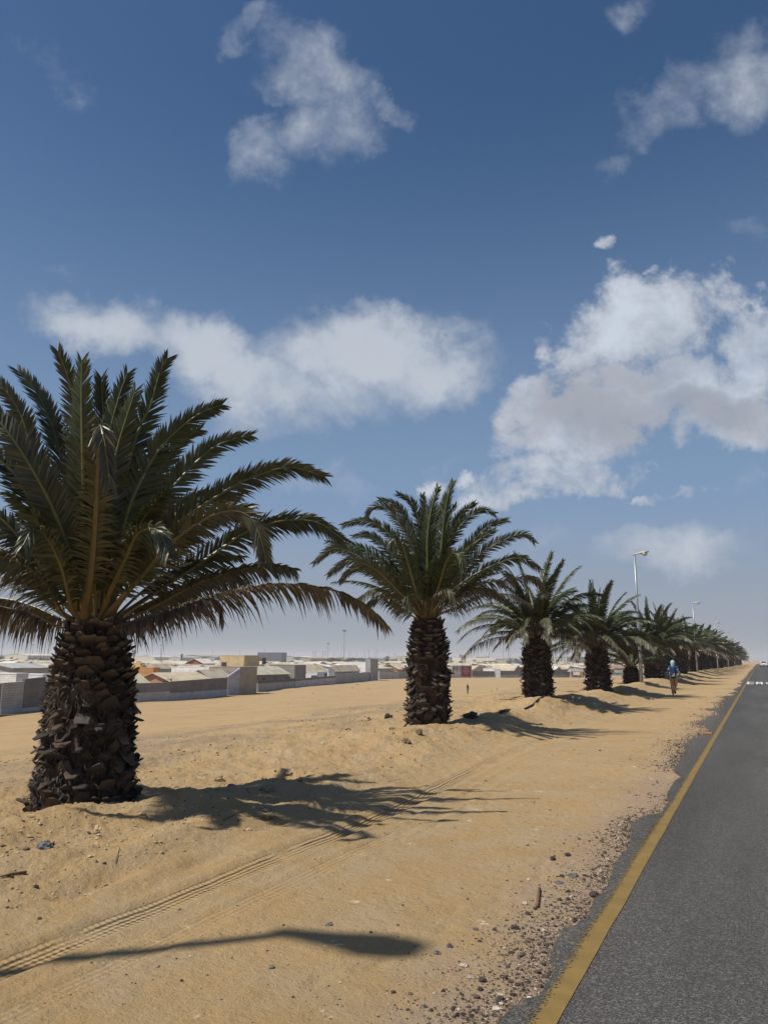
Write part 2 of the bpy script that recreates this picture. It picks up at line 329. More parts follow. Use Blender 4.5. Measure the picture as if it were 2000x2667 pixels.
while yy < E0[0][1]-.2: edge.append((-1.35+.25*float(fbm(yy*1.3, 3.3, 3)), yy)); yy += .15
for (a, b) in zip(E0[:-1], E0[1:]):
    n = max(2, int(np.hypot(b[0]-a[0], b[1]-a[1])/.05))
    for k in range(n):
        t = k/n; x = a[0]+(b[0]-a[0])*t; y = a[1]+(b[1]-a[1])*t
        edge.append((x+.035*float(fbm(x*9+y*7, y*11, 3, 4)), y+.03*float(fbm(x*8, y*13, 3, 6))))
yy = E0[-1][1]+.1
while yy < 420:
    edge.append((-1.35+.5*max(-.55, min(.5, float(fbm(yy*.9, 7.7, 4, 2)))), yy)); yy += .12 if yy < 45 else .8
# keep the edge a function of order (simple sheet: each edge point joined to x=-0.9 at the same order)
mb = MB(); n = len(edge)
inn = []
ly = -99
for (x, y) in edge:
    ly = max(ly+1e-4, y); inn.append((-.9, ly))
vs = [(x, y, 0) for x, y in edge]+[(x, y, 0) for x, y in inn]+[(x-.02, y, -.07) for x, y in edge]
fs = []
for i in range(n-1):
    fs.append((i, n+i, n+i+1, i+1)); fs.append((2*n+i, i, i+1, 2*n+i+1))
mb.add(vs, fs)
R = [(-.9, ly_) for ly_ in [p[1] for p in inn]]
b0 = mb.n; mb.add([(x, y, 0) for x, y in inn]+[(6.7, y, 0) for x, y in inn]+[(6.72, y, -.07) for x, y in inn], [(i, n+i, n+i+1, i+1) for i in range(n-1)]+[(n+i, 2*n+i, 2*n+i+1, n+i+1) for i in range(n-1)])
mb.build('road', ASPH, kind='structure', label='grey coarse asphalt road with a broken ragged left edge')
# yellow edge line, worn on its left
def paint_material(name, col, worn):
    m = bpy.data.materials.new(name); m.use_nodes = True; nt = m.node_tree; N = nt.nodes; L = nt.links
    b = N['Principled BSDF']; b.inputs['Roughness'].default_value = .8
    tc = N.new('ShaderNodeTexCoord'); n1 = N.new('ShaderNodeTexNoise'); n1.inputs['Scale'].default_value = 70; n1.inputs['Detail'].default_value = 5; n1.inputs['Roughness'].default_value = .7; L.new(tc.outputs['Object'], n1.inputs['Vector'])
    at = N.new('ShaderNodeAttribute'); at.attribute_name = 'Col'; sp = N.new('ShaderNodeSeparateColor'); L.new(at.outputs[0], sp.inputs[0])
    thr = mth(N, L, 'SUBTRACT', mth(N, L, 'MULTIPLY', sp.outputs[0], .5), .02)
    f = mth(N, L, 'LESS_THAN', n1.outputs[0], mth(N, L, 'ADD', thr, .22))
    n2 = N.new('ShaderNodeTexNoise'); n2.inputs['Scale'].default_value = 5; n2.inputs['Detail'].default_value = 6; L.new(tc.outputs['Object'], n2.inputs['Vector'])
    mr = N.new('ShaderNodeMapRange'); mr.inputs[1].default_value = .3; mr.inputs[2].default_value = .7; mr.inputs[3].default_value = .8; mr.inputs[4].default_value = 1.12; L.new(n2.outputs[0], mr.inputs[0])
    a = N.new('ShaderNodeMix'); a.data_type = 'RGBA'; a.blend_type = 'MULTIPLY'; a.inputs[0].default_value = 1; a.inputs[6].default_value = (*col, 1); L.new(mr.outputs[0], a.inputs[7])
    n3 = N.new('ShaderNodeTexNoise'); n3.inputs['Scale'].default_value = 150; L.new(tc.outputs['Object'], n3.inputs['Vector'])
    L.new(a.outputs[2], b.inputs['Base Color']); tb = N.new('ShaderNodeBsdfTransparent'); ms = N.new('ShaderNodeMixShader'); L.new(f, ms.inputs[0]); L.new(tb.outputs[0], ms.inputs[1]); L.new(b.outputs[0], ms.inputs[2]); L.new(ms.outputs[0], N['Material Output'].inputs[0])
    bp = N.new('ShaderNodeBump'); bp.inputs['Strength'].default_value = .5; bp.inputs['Distance'].default_value = .003; L.new(n3.outputs[0], bp.inputs['Height']); L.new(bp.outputs[0], b.inputs['Normal'])
    return m
mb = MB(); rows = []; y = -3.
while y < 420: rows.append(y); y += .06 if y < 20 else .5
vs = []; cs = []; fs = []
elx = np.array([p[1] for p in inn]); exx = np.array([p[0] for p in edge])
for y in rows:
    wob = .008*float(fbm(y*2.3, 0.5, 3, 8)); ex = float(np.interp(y, elx, exx))
    l0 = max(-1.085+wob, ex+.012); lw = max(min(l0-.02, -1.21-.05*float(fbm(y*1.1, 9, 3))), ex+.01)
    if lw > l0-.005: lw = l0-.005
    vs += [(lw, y, .004), (l0, y, .0042), (-1.028+wob*.5, y, .0042), (-.965+wob, y, .004)]
    wf = .5 if y < 9 else .2
    cs += [(.02, 0, 0), (wf, 0, 0), (1, 0, 0), (.97, 0, 0)]
for i in range(len(rows)-1):
    for k in range(3): fs.append((i*4+k, i*4+k+1, i*4+k+5, i*4+k+4))
mb.add(vs, fs, cs)
mb.build('edge_line', paint_material('yellow_paint', (.215, .137, .036), True), kind='structure', label='faded yellow line painted along the left edge of the asphalt')
# white lettering on the road
def text_mesh(s, name, m, size=1., parent=None, mw=None, extrude=0.):
    cu = bpy.data.curves.new(name, 'FONT'); cu.body = s; cu.size = size; cu.extrude = extrude; cu.align_x = 'LEFT'
    t = bpy.data.objects.new('tmp', cu); COL.objects.link(t)
    bpy.context.view_layer.update(); me = bpy.data.meshes.new_from_object(t.evaluated_get(bpy.context.evaluated_depsgraph_get()))
    bpy.data.objects.remove(t); me.name = name; me.materials.clear(); me.materials.append(m)
    o = bpy.data.objects.new(name, me); COL.objects.link(o); o.parent = parent
    if mw is not None: o.matrix_local = mw
    return o
PW = mat('white_road_paint', (.72, .70, .66), .8, .12, 6)
pa = onz(1943.5, 1782, 0)
mb = MB()                                                   # blocky letters C M : V, stretched along the road
def blk(x0, y0, x1, y1): mb.box(x0, y0, .003, x1, y1, .006)
x0, y0 = pa[0]+.02, pa[1]; Lh = 6.2
for (a, b_, c, d_) in [(0,0,.13,1),(.13,0,.46,.16),(.13,.84,.46,1), (.60,0,.72,1),(.92,0,1.04,1), (1.26,.12,1.40,.34),(1.26,.66,1.40,.88)]:
    blk(x0+a, y0+b_*Lh, x0+c, y0+d_*Lh)
mb.add([(x0+.72, y0+Lh, .005), (x0+.72, y0+.62*Lh, .005), (x0+.82, y0+.3*Lh, .005), (x0+.92, y0+.62*Lh, .005), (x0+.92, y0+Lh, .005), (x0+.82, y0+.7*Lh, .005)], [(0, 1, 2, 5), (5, 2, 3, 4)])
mb.add([(x0+1.58, y0+Lh, .005), (x0+1.76, y0, .005), (x0+1.84, y0, .005), (x0+1.70, y0+Lh, .005), (x0+2.02, y0+Lh, .005), (x0+1.92, y0+Lh, .005)], [(0, 1, 2, 3), (1, 2, 4, 5)])
mb.build('road_lettering', PW, label='white letters painted across the asphalt lane', kind='structure')
# ------------------------------------------------------------------ gravel and stones
def stone_shape(rad, detail=1, seed=0, flat=.7):
    import bmesh
    bm = bmesh.new(); bmesh.ops.create_icosphere(bm, subdivisions=detail, radius=1)
    r = random.Random(seed); off = Vector((r.uniform(0, 99), r.uniform(0, 99), r.uniform(0, 99)))
    ax = (r.uniform(.75, 1.3), r.uniform(.7, 1.1), flat*r.uniform(.8, 1.2))
    vs = []
    for v in bm.verts:
        k = 1+.55*mnoise.noise(v.co*1.3+off)+.3*mnoise.noise(v.co*3.2+off)+.12*mnoise.noise(v.co*7+off)
        vs.append((v.co.x*k*ax[0]*rad, v.co.y*k*ax[1]*rad, v.co.z*k*ax[2]*rad))
    fs = [tuple(v.index for v in f.verts) for f in bm.faces]; bm.free(); return vs, fs
OCT = [stone_shape(1, 1, s) for s in range(8)]
MINI = []
for s in range(10):
    r = random.Random(s+50)
    v = [(1, 0, 0), (-1, 0, 0), (0, 1, 0), (0, -1, 0), (0, 0, .8), (0, 0, -.6)]
    v = [tuple(c*r.uniform(.7, 1.3)+r.uniform(-.15, .15) for c in p) for p in v]
    MINI.append((v, [(0,2,4),(2,1,4),(1,3,4),(3,0,4),(2,0,5),(1,2,5),(3,1,5),(0,3,5)]))
def scatter(name, label, pts, m, colf):
    mb = MB(); P = np.array(pts); Z = H(P[:, 0], P[:, 1])
    for i, (x, y, s) in enumerate(pts):
        src = OCT if s > .014 and random.random() < .6 else MINI
        v, f = src[random.randrange(len(src))]; a = random.uniform(0, 6.28); ca, sa = cos(a)*s, sin(a)*s; z = Z[i]+s*.25
        mb.add([(x+p[0]*ca-p[1]*sa, y+p[0]*sa+p[1]*ca, z+p[2]*s*.75) for p in v], f, colf())
    return mb.build(name, m, kind='stuff', label=label)
STN = mat('stone', (1, 1, 1), .9, .25, 30, vcol=True, bump=.5, bscale=60, bump_d=.004)
def dk():
    r = random.random()
    if r < .62: c = (.055, .045, .04)
    elif r < .85: c = (.16, .12, .09)
    else: c = (.36, .29, .23)
    k = random.uniform(.6, 1.4); return tuple(q*k for q in c)
pts = []
while len(pts) < 15000:
    y = 2.6*math.exp(random.random()*math.log(16)); ex = float(np.interp(y, elx, exx))
    d = random.expovariate(1/.2) if random.random() < .95 else random.uniform(0, 2.6)
    x = ex-.01-d
    dens = float(fbm(x*1.6, y*.8, 3, 33))+.35+(.25 if d < .25 else 0)
    if random.random() > dens*1.6: continue
    s = min(.02, .0028+random.expovariate(1/.0022))*(1+y/24)
    pts.append((x, y, s))
scatter('gravel', 'dark loose gravel spread along the broken asphalt edge', pts, STN, dk)
def tn():
    r = random.random(); c = (.42, .30, .17) if r < .6 else ((.12, .09, .07) if r < .85 else (.5, .42, .3))
    k = random.uniform(.7, 1.2); return tuple(q*k for q in c)
pts = []
for _ in range(34000):
    y = 3.6*math.exp(random.random()*math.log(11)); x = random.choice([random.gauss(-5.6, .9), random.uniform(-8.5, -1.6), random.uniform(-9.5, -4.4)])
    if abs(x+7) < .5 and min(abs(y-p) for p in PALM_Y) < .55: continue
    w = 1. if x < -4.7 else .22
    if random.random() > w*(.25+1.6*max(0, float(fbm(x*1.3, y*1.3, 3, 44)))): continue
    pts.append((x, y, min(.035, .003+random.expovariate(1/.004)*(1.1 if x < -4.7 else .5))))
for _ in range(1500):
    y = random.uniform(9, 26); x = random.uniform(-14, -8.4)
    if fbm(x*.5, y*.5, 3, 55) > .02: pts.append((x, y, random.uniform(.008, .03)))
scatter('pebbles', 'tan and dark pebbles and clods sprinkled over the sandy bank', pts, STN, tn)
def rock(px, py, wpx, colr, label, flat=.65, name='rock', group=None, detail=3, sink=.25, seed=None):
    p = ground(px, py); D = (p-EYE)@_f; r = wpx*D/FP/2
    v, f = stone_shape(r, detail, seed if seed is not None else int(px*7+py), flat)
    mb = MB(); mb.add(v, f, colr); return mb.build(name, STN, smooth=False, loc=(p[0], p[1], p[2]+r*flat*(.6-sink)), label=label, cat='stone', group=group)
BK = (.06, .048, .045); TN = (.48, .35, .2); GY = (.14, .14, .15); PK = (.33, .26, .22)
ROCKS = [(254,2165,18,TN,'smooth upright tan stone on the sand in front of the first palm', 1.2),(252,2186,9,(.55,.42,.26),'broken pale chip just below the smooth upright tan stone',.5),
 (118,2211,44,GY,'grey pyramid-shaped rock half buried in sand near the left edge',.55),(60,2156,10,TN,'small pale stone at the foot of the mound left of the first palm',.7),
 (94,2312,12,BK,'dark stone above the tyre track near the left edge, below the dead branch',.7),(103,2395,11,BK,'dark stone just above the tyre track at the far left',.7),
 (370,2122,18,(.4,.29,.17),'flat tan clod on the mound right of the first palm trunk',.5),(694,2115,26,(.2,.16,.12),'brown clod on the ridge between mound and tyre track',.6),
 (570,2033,22,(.3,.22,.14),'lump of earth on the crest beside the first palm shadow',.7),(603,2050,20,(.25,.19,.13),'earth lump just right of the crest lump in the palm shadow',.7),
 (700,2059,30,(.24,.2,.14),'weathered lump inside the shadow of the first palm, nearest the crest',.6),(752,2018,20,(.2,.16,.12),'dark lump in the middle of the first palm shadow',.6),
 (782,2036,14,(.16,.13,.1),'small lump at the right of the dark lump in the palm shadow',.6),
 (1012,1872,17,(.03,.028,.025),'round black stone at the left of the second palm trunk',1.),(1228,1869,34,(.05,.045,.04),'black rounded lump right of the second palm trunk',.6),
 (953,1880,26,(.4,.27,.16),'craggy clod on top of the mound left of the second palm',.9),(905,1902,16,(.34,.24,.15),'clod at the left end of the second palm mound',.7),
 (1091,1912,20,(.17,.115,.07),'dark brown clod under the second palm on the slope',.8),(1058,1935,20,(.2,.135,.085),'blocky stone below the second palm mound',.9),(1020,1900,13,(.25,.18,.12),'small clod on the slope left of the blocky stone',.8),
 (1340,2420,17,BK,'pointed dark stone nearest the ragged asphalt bulge',.9),(1287,2424,11,BK,'dark stone left of the pointed dark stone',.7),(1238,2423,14,(.12,.1,.1),'grey dark stone with a flat top, leftmost of the row of three',.7),
 (1375,2383,13,BK,'rounded black stone above the row of three dark stones',.7),(1171,2468,16,(.1,.08,.09),'purplish stone right of the lamp shadow',.8),(1138,2486,13,(.15,.13,.13),'grey oval stone touching the tip of the lamp shadow',.9),
 (1439,2241,15,BK,'black rock left of a twin black rock beside the gravel',.8),(1478,2230,15,BK,'black rock right of its twin, nearest the gravel strip',.8),
 (1494,2284,30,(.1,.11,.1),'long flat greenish-black slab beside the gravel',.35),(1455,2301,22,(.12,.12,.11),'flat dark slab below the long greenish slab',.35),(1463,2285,14,BK,'small black rock left of the long slab',.7),
 (1368,2357,13,(.5,.42,.32),'pale stone below the brown plank',.7),(1417,2347,11,(.3,.26,.2),'greyish stone right of the pale stone',.7),(1420,2363,11,(.22,.18,.17),'mauve stone under the greyish stone',.7),
 (1549,2336,26,BK,'black asphalt chunk against the broken road edge',.7),(1480,2345,12,BK,'rounded dark stone left of the asphalt chunk',.8),(1564,2273,14,PK,'pinkish stone on the stony verge',.7),(1549,2282,11,BK,'dark stone below the pinkish stone',.7),
 (1104,2625,17,(.2,.15,.15),'mauve stone at the bottom edge, left of a black one',.6),(1123,2635,11,BK,'black stone right of the mauve stone at the bottom edge',.9),(1190,2648,12,BK,'black stone nearest the bottom edge of the picture',.9),
 (1257,2558,16,BK,'dark rock on the verge left of the gravel heap',.8),(1250,2580,15,BK,'dark rock directly below another dark rock on the verge',.8),(1226,2548,18,(.3,.24,.2),'pinkish flat stone above the two dark verge rocks',.5),(1207,2517,18,(.4,.33,.28),'pale pink stone halfway between lamp shadow and verge',.5),
 (1347,2568,14,BK,'black rock beside the gravel at lower right',.8),(1294,2632,22,(.45,.4,.34),'white-flecked rock beside the asphalt corner at the bottom',.5),(1305,2604,16,BK,'black stone above the white-flecked rock',.6),
 (857,2411,16,(.16,.14,.13),'small grey stone above the lamp shadow',.6),(708,2523,20,(.16,.14,.13),'grey knobbly stone left of the lamp shadow head, lower middle',.5),(863,2405,6,BK,'tiny dark chip beside the small grey stone',.6),
 (473,2557,8,BK,'lone dark pebble in the lower left sand',.7),(649,2163,10,TN,'pale stone above the tyre track, centre left',.8),(1036,2411,8,(.12,.08,.07),'reddish-brown chip above the right end of the lamp shadow',.5)]
for (px, py, w, c, lb, fl) in ROCKS: rock(px, py, w, c, lb, fl)
WD = mat('dry_wood', (.16, .095, .055), .85, .3, 25, bump=.4, bscale=40, bump_d=.003)
def stick(pts, r, label, name='stick', cat='stick', m=WD, lift=.012, n=6):
    P = [ground(*q) for q in pts]; P = [(p[0], p[1], p[2]+lift) for p in P]; o = np.array(P[0])
    mb = MB(); mb.tube([np.array(p)-o for p in P], r, n); return mb.build(name, m, smooth=True, loc=o, label=label, cat=cat)
stick([(1399,2366),(1405,2320)], .012, 'flat brown strip of wood lying near the gravel', 'plank', 'plank')
stick([(0,2288),(25,2283),(50,2278),(68,2279)], [.006,.012,.01,.018], 'dead grey branch lying at the left edge above the track', 'branch', 'branch')
stick([(583,2140),(609,2127),(622,2122)], .006, 'short straight twig on the sand between mound and track', 'twig', 'twig')
stick([(300,2252),(306,2230),(312,2212)], .003, 'thin bent straw left of the middle of the slope', 'straw', 'straw')
stick([(128,2208),(140,2198)], .008, 'stub of wood poking out behind the grey pyramid rock', 'twig', 'twig')
HOS = mat('black_hose', (.02, .018, .016), .6, .2, 10)
stick([(1430,1813),(1415,1816),(1400,1826),(1388,1838),(1375,1845),(1366,1849)], .03, 'black dead root snaking down the sand from the third palm', 'root', 'root', HOS, .02)
stick([(1327,1853),(1315,1855),(1302,1860)], .035, 'curled dark palm husk lying between the second and third palms', 'palm_husk', 'palm husk', HOS, .04)
mb = MB(); p = ground(697, 2137)
for i in range(26):
    a = random.uniform(0, 6.28); l = random.uniform(.06, .16); mb.tube([(0, 0, .0), (cos(a)*l*.5, sin(a)*l*.5, random.uniform(.01, .05)), (cos(a)*l, sin(a)*l, .005)], .0025, 4)
mb.build('dry_tuft', WD, loc=p, label='small tuft of dry fibres on the slope above the tyre track', cat='dry tuft')
# reflective stud on the edge line and pale stones there
p = onz(1842, 1912, 0); mb = MB(); mb.box(-.12, -.05, 0, .1, .05, .03); mb.build('road_stud', mat('stud', (.5, .2, .07), .5, .2), loc=(p[0], p[1], .006), label='small orange block on the asphalt left of the yellow line', cat='marker')
#@@PALMS
#@@TOWN
#@@REST
# ------------------------------------------------------------------ palms
LEAF = mat('palm_leaf', (1, 1, 1), .42, .18, 6, vcol=True, spec=.5, trans=.14)
BARK = mat('palm_bark', (1, 1, 1), .9, .3, 14, vcol=True, bump=.9, bscale=45, bump_d=.012, stretch=(1, 1, .35))
GREENS = [(.034, .056, .013), (.045, .062, .018), (.028, .050, .011), (.056, .070, .030)]
DRY = [(.14, .095, .062), (.18, .135, .095), (.085, .057, .038)]
def nrm(v): return v/(np.linalg.norm(v)+1e-9)
def catmull(P, n):
    P = [np.array(p, float) for p in P]
    d = [0]
    for a, b in zip(P[:-1], P[1:]): d.append(d[-1]+np.linalg.norm(b-a))
    P = [2*P[0]-P[1]]+P+[2*P[-1]-P[-2]]; out = []
    for s in np.linspace(0, d[-1], n):
        i = min(len(d)-2, max(0, int(np.searchsorted(d, s, side='right')-1))); t = (s-d[i])/(d[i+1]-d[i]+1e-9)
        a, b, c, e = P[i:i+4]
        out.append(.5*((2*b)+(-a+c)*t+(2*a-5*b+4*c-e)*t*t+(-a+3*b-3*c+e)*t**3))
    return out, d[-1]
def frond(path, side_ref, npair=90, Lmax=.5, dry=0., droop=.1, seed=0, width=.024, petiole=.16, twist=0., nseg=3, face=None):
    """one pinnate frond: rachis tube plus two ranks of narrow leaflets"""
    r = random.Random(seed); mb = MB(); pts, L = catmull(path, 30); m = len(pts)
    T = [nrm(pts[min(i+1, m-1)]-pts[max(i-1, 0)]) for i in range(m)]
    base_g = np.array(r.choice(GREENS))*r.uniform(.8, 1.25)
    rad = [(.036*(1-(i/(m-1)))**1.2+.006)*min(1.3, L/2.6)*(1+1.1*max(0, 1-i/3.)) for i in range(m)]
    ochre = np.array((.17, .105, .025)); tipc = np.array((.16, .16, .06)); brn = np.array((.16, .10, .06))
    cs = []
    for i in range(m):
        t = i/(m-1); c = ochre*(1-min(1, t*2.2))+tipc*min(1, t*2.2); cs.append(tuple(c*(1-dry)+brn*dry))
    mb.tube(pts, rad, 6, cs, flat=.7)
    for i in range(npair):
        u = petiole+(1-petiole)*(i+.5)/npair; x = u*(m-1); k = min(m-2, int(x)); ft = x-k
        p = pts[k]*(1-ft)+pts[k+1]*ft; t = nrm(T[k]*(1-ft)+T[k+1]*ft)
        S = side_ref-t*np.dot(side_ref, t); S = nrm(S)
        if face is not None:
            c_ = nrm(np.cross(t, face[0])); c_ = c_ if face[2] > 0 else -c_; S = nrm(S*(1-face[1])+c_*face[1])
        Nn = np.cross(S, t)
        if twist:
            a = twist*u; S, Nn = S*cos(a)+Nn*sin(a), Nn*cos(a)-S*sin(a)
        v = (u-petiole)/(1-petiole)
        prof = min(1, .25+v*4.2)*(1-.62*v**2.2)
        for sd in (-1, 1):
            if r.random() < .03+.12*dry+max(0, .68-v*3.4): continue
            l = Lmax*prof*r.uniform(.82, 1.1)*(1.-.45*dry*r.random()-.12*dry)
            fwd = radians(56-26*v+r.uniform(-6, 6)); up = radians(r.choice((30, 18, 6))+r.uniform(-6, 6))*(1-1.0*dry)-dry*.5
            if v < .07: fwd = radians(r.uniform(25, 60)); l *= .7
            dr = nrm(t*cos(fwd)+S*sd*sin(fwd)*cos(up)+Nn*sin(fwd)*sin(up))
            w = nrm(np.cross(dr, nrm(np.cross(dr, t+Nn*.35*r.uniform(-1, 1)))))
            wd = width*r.uniform(.8, 1.15)*min(1, .5+prof*.7); g = droop*r.uniform(.5, 1.6)*(1+1.6*dry)
            cv = []
            for q in range(nseg+1):
                s = q/nseg; cv.append(p+dr*l*s*(1-.25*g*s)+np.array([0, 0, -1.])*g*l*s*s*1.1)
            wk = [.6, 1., .8, .0] if nseg == 3 else [.7, 1., 0]
            vs = []; c = base_g*r.uniform(.65, 1.35); dd = min(1, dry*r.uniform(.6, 1.3)); dc = np.array(r.choice(DRY)); cc = []
            for q in range(nseg+1):
                ww = wd*wk[q]*.5; s = q/nseg
                tipdry = dd+(1-dd)*(.55*s**3 if r.random() < .5 else .1*s)
                colr = tuple(c*(1-tipdry)+dc*tipdry)
                if q < nseg: vs += [cv[q]-w*ww, cv[q]+w*ww]; cc += [colr, colr]
                else: vs += [cv[q]]; cc += [colr]
            fs = [(2*q, 2*q+1, 2*q+3, 2*q+2) for q in range(nseg-1)]+[(2*nseg-2, 2*nseg-1, 2*nseg)]
            mb.add(vs, fs, cc)
    return mb
def trunk(Hh, Rf, seed=0, stub=.13, dens=1., fibres=2500, crown_r=.2, cap=.55):
    r = random.Random(seed); mb = MB()
    prof = [(Rf(z/Hh)*.93, z) for z in np.linspace(-.25, Hh, 16)]+[(Rf(1)*.75, Hh+.1), (Rf(1)*.45, Hh+.3), (.03, Hh+.45)]
    mb.lathe(prof, 28, col=(.028, .019, .014))
    rm = Rf(.5); n = int(Hh*2*pi*rm/(stub*.9*stub*.72)*dens)
    for i in range(n):
        h = Hh*(i+.5)/n+r.uniform(-.03, .03); u = h/Hh; a = i*2.39996+r.uniform(-.12, .12); R = Rf(u)
        low = u < .62
        er = np.array([cos(a), sin(a), 0]); et = np.array([-sin(a), cos(a), 0]); ez = np.array([0, 0, 1.])
        el = radians(r.uniform(25, 55)) if not low else radians(r.choice((r.uniform(45, 85), r.uniform(20, 60), r.uniform(-60, -10))))
        if u > .93: el = radians(r.uniform(50, 78))
        d = nrm(er*cos(el)+ez*sin(el)+et*r.uniform(-.25, .25)); nn = nrm(np.cross(et, d)); sd = nrm(np.cross(d, nn))
        ln = stub*r.uniform(.75, 1.35)*(1.15 if low else 1.); w = stub*r.uniform(.38, .78); th = stub*r.uniform(.08, .2)
        big = r.random()
        if big > .9: ln *= r.uniform(1.15, 1.45); w *= 1.4
        o = er*(R*.90)+ez*h
        base = np.array((.052, .037, .027))*r.uniform(.4, 1.6)
        if low and r.random() < .35: base = np.array((.058, .048, .042))*r.uniform(.5, 1.4)
        endc = np.array((.15, .115, .08))*r.uniform(.5, 1.3) if (not low and r.random() < cap) or big > .97 else base*1.25
        V = []; C = []
        for (s, ws, ts, c) in ((0, .85, 1., base*.5), (.55, 1., .9, base), (1., r.uniform(.12, .85), r.uniform(.3, .8), endc*.8)):
            for (a1, b1) in ((-1, -.6), (-.5, -1), (.5, -1), (1, -.6), (.85, .6), (0, 1.), (-.85, .6)):
                jj = r.uniform(.85, 1.15)
                V.append(o+d*ln*(s+(.12*(r.random()-.5) if s == 1 else 0))+sd*w*ws*a1*jj-nn*th*ts*b1*jj); C.append(tuple(c))
        F = []
        for q in range(2):
            for k in range(7): F.append((q*7+k, q*7+(k+1) % 7, (q+1)*7+(k+1) % 7, (q+1)*7+k))
        mb.add(V, F, C)
        mb.add(V[14:21], [tuple(range(7))], [tuple(endc)]*7)
    for i in range(fibres):
        u = r.random()**.8*.97; a = r.uniform(0, 2*pi); R = Rf(u)*r.uniform(.97, 1.06); h = u*Hh
        er = np.array([cos(a), sin(a), 0]); et = np.array([-sin(a), cos(a), 0]); o = er*R+np.array([0, 0, h])
        el = r.uniform(-1.3, 1.2); d = nrm(er*r.uniform(.2, .8)+np.array([0, 0, sin(el)])+et*r.uniform(-.6, .6)); ln = r.uniform(.04, .12); w = r.uniform(.002, .006)
        if r.random() < .12: w *= 3
        c = np.array(r.choice(((.05, .035, .025), (.10, .07, .045), (.07, .06, .055))))*r.uniform(.5, 1.5)
        s = nrm(np.cross(d, er+et*.3)); p1 = o+d*ln*.5; p2 = o+d*ln+np.array([0, 0, -.2*ln])
        mb.add([o-s*w, o+s*w, p1+s*w*.8, p1-s*w*.8, p2], [(0, 1, 2, 3), (3, 2, 4)], tuple(c))
    return mb
def radial_side(path):
    d = np.array(path[-1], float)-np.array(path[0], float); h = np.array([d[0], d[1], 0]); h = nrm(h) if np.linalg.norm(h) > .3 else nrm(np.array([_r0[0], _r0[1], 0]))
    return np.cross(h, np.array([0, 0, 1.]))
def gen_path(L, e0, bend, az=0., r0=.18, wob=0.):
    """arching path: launch elevation e0 and total bend (radians) towards the ground"""
    P = []; n = 9; p = np.array([r0, 0, 0.]); P.append(p.copy())
    for i in range(n):
        s = (i+.5)/n; e = e0-bend*s**1.5; p = p+np.array([cos(e), sin(wob*s)*.4, sin(e)])*L/n; P.append(p.copy())
    ca, sa = cos(az), sin(az)
    return [np.array([q[0]*ca-q[1]*sa, q[0]*sa+q[1]*ca, q[2]]) for q in P]
VIEWR = nrm(np.array([RIGHT[0], RIGHT[1], 0])); VIEWF = nrm(np.array([_f[0], _f[1], 0]))
def hero(name_label, X, Y, zb, th, Rf, spec, fillers, seed, stub, fibres, Lmax, npair):
    root = empty('palm_tree', (X, Y, zb), label=name_label, cat='palm tree', group='date palms planted in a row along the road')
    trunk(th, Rf, seed, stub, 1., fibres).build('trunk', BARK, root)
    O = np.array([X, Y, zb]); crown = np.array([0, 0, th+.05]); D0 = (O+crown-EYE)@_f
    for k, (pts, dry, droop, tw) in enumerate(spec):
        P = [None]
        for (px, py, dd) in pts: P.append(atdepth(px, py, D0+dd)-O)
        h = P[1]-crown; h[2] = 0; P[0] = crown+nrm(h)*.12*Rf(1)/.36+np.array([0, 0, -.05])
        P.insert(1, P[0]*.5+P[1]*.5+np.array([0, 0, .06*np.linalg.norm(P[1]-P[0])])) if np.linalg.norm(P[1]-P[0]) > 1.2 else None
        d = P[-1]-P[0]; hd = np.array([d[0], d[1], 0]); dirh = nrm(hd) if np.linalg.norm(hd) > .7 else nrm(hd+VIEWF*.6*(1 if k % 2 else -1))
        side = np.cross(dirh, np.array([0, 0, 1.]))
        # fronds rising steeply show their flat face, those lying out sideways show leaflets up and down
        Lk = sum(np.linalg.norm(b-a) for a, b in zip(P[:-1], P[1:]))
        toc = nrm(EYE-O-crown); sg_ = 1 if np.dot(np.cross(nrm(d), toc), side) > 0 else -1
        frond(P, side, npair, Lmax*min(1.1, .55+Lk/5.5), dry, droop, seed*100+k, .027, .15, tw*.4, 3, (toc, .72 if dry < .6 else .45, sg_)).build('frond', LEAF, root)
    for k in range(fillers):
        az = k*2.4+seed; r = random.Random(seed*31+k)
        e = r.uniform(.8, 1.42); P = gen_path(r.uniform(1.6, 2.4), e, r.uniform(.4, 1.1), az, .15, r.uniform(-1, 1)); P = [p+crown for p in P]
        frond(P, np.array([-sin(az), cos(az), 0]), int(npair*.8), Lmax*.9, max(0, .75-e*.75)*r.random()*1.3, .12+.25*r.random(), seed*77+k, .026, .17, r.uniform(-.6, .6)).build('frond', LEAF, root)
    return root
C1 = (205, 1650)
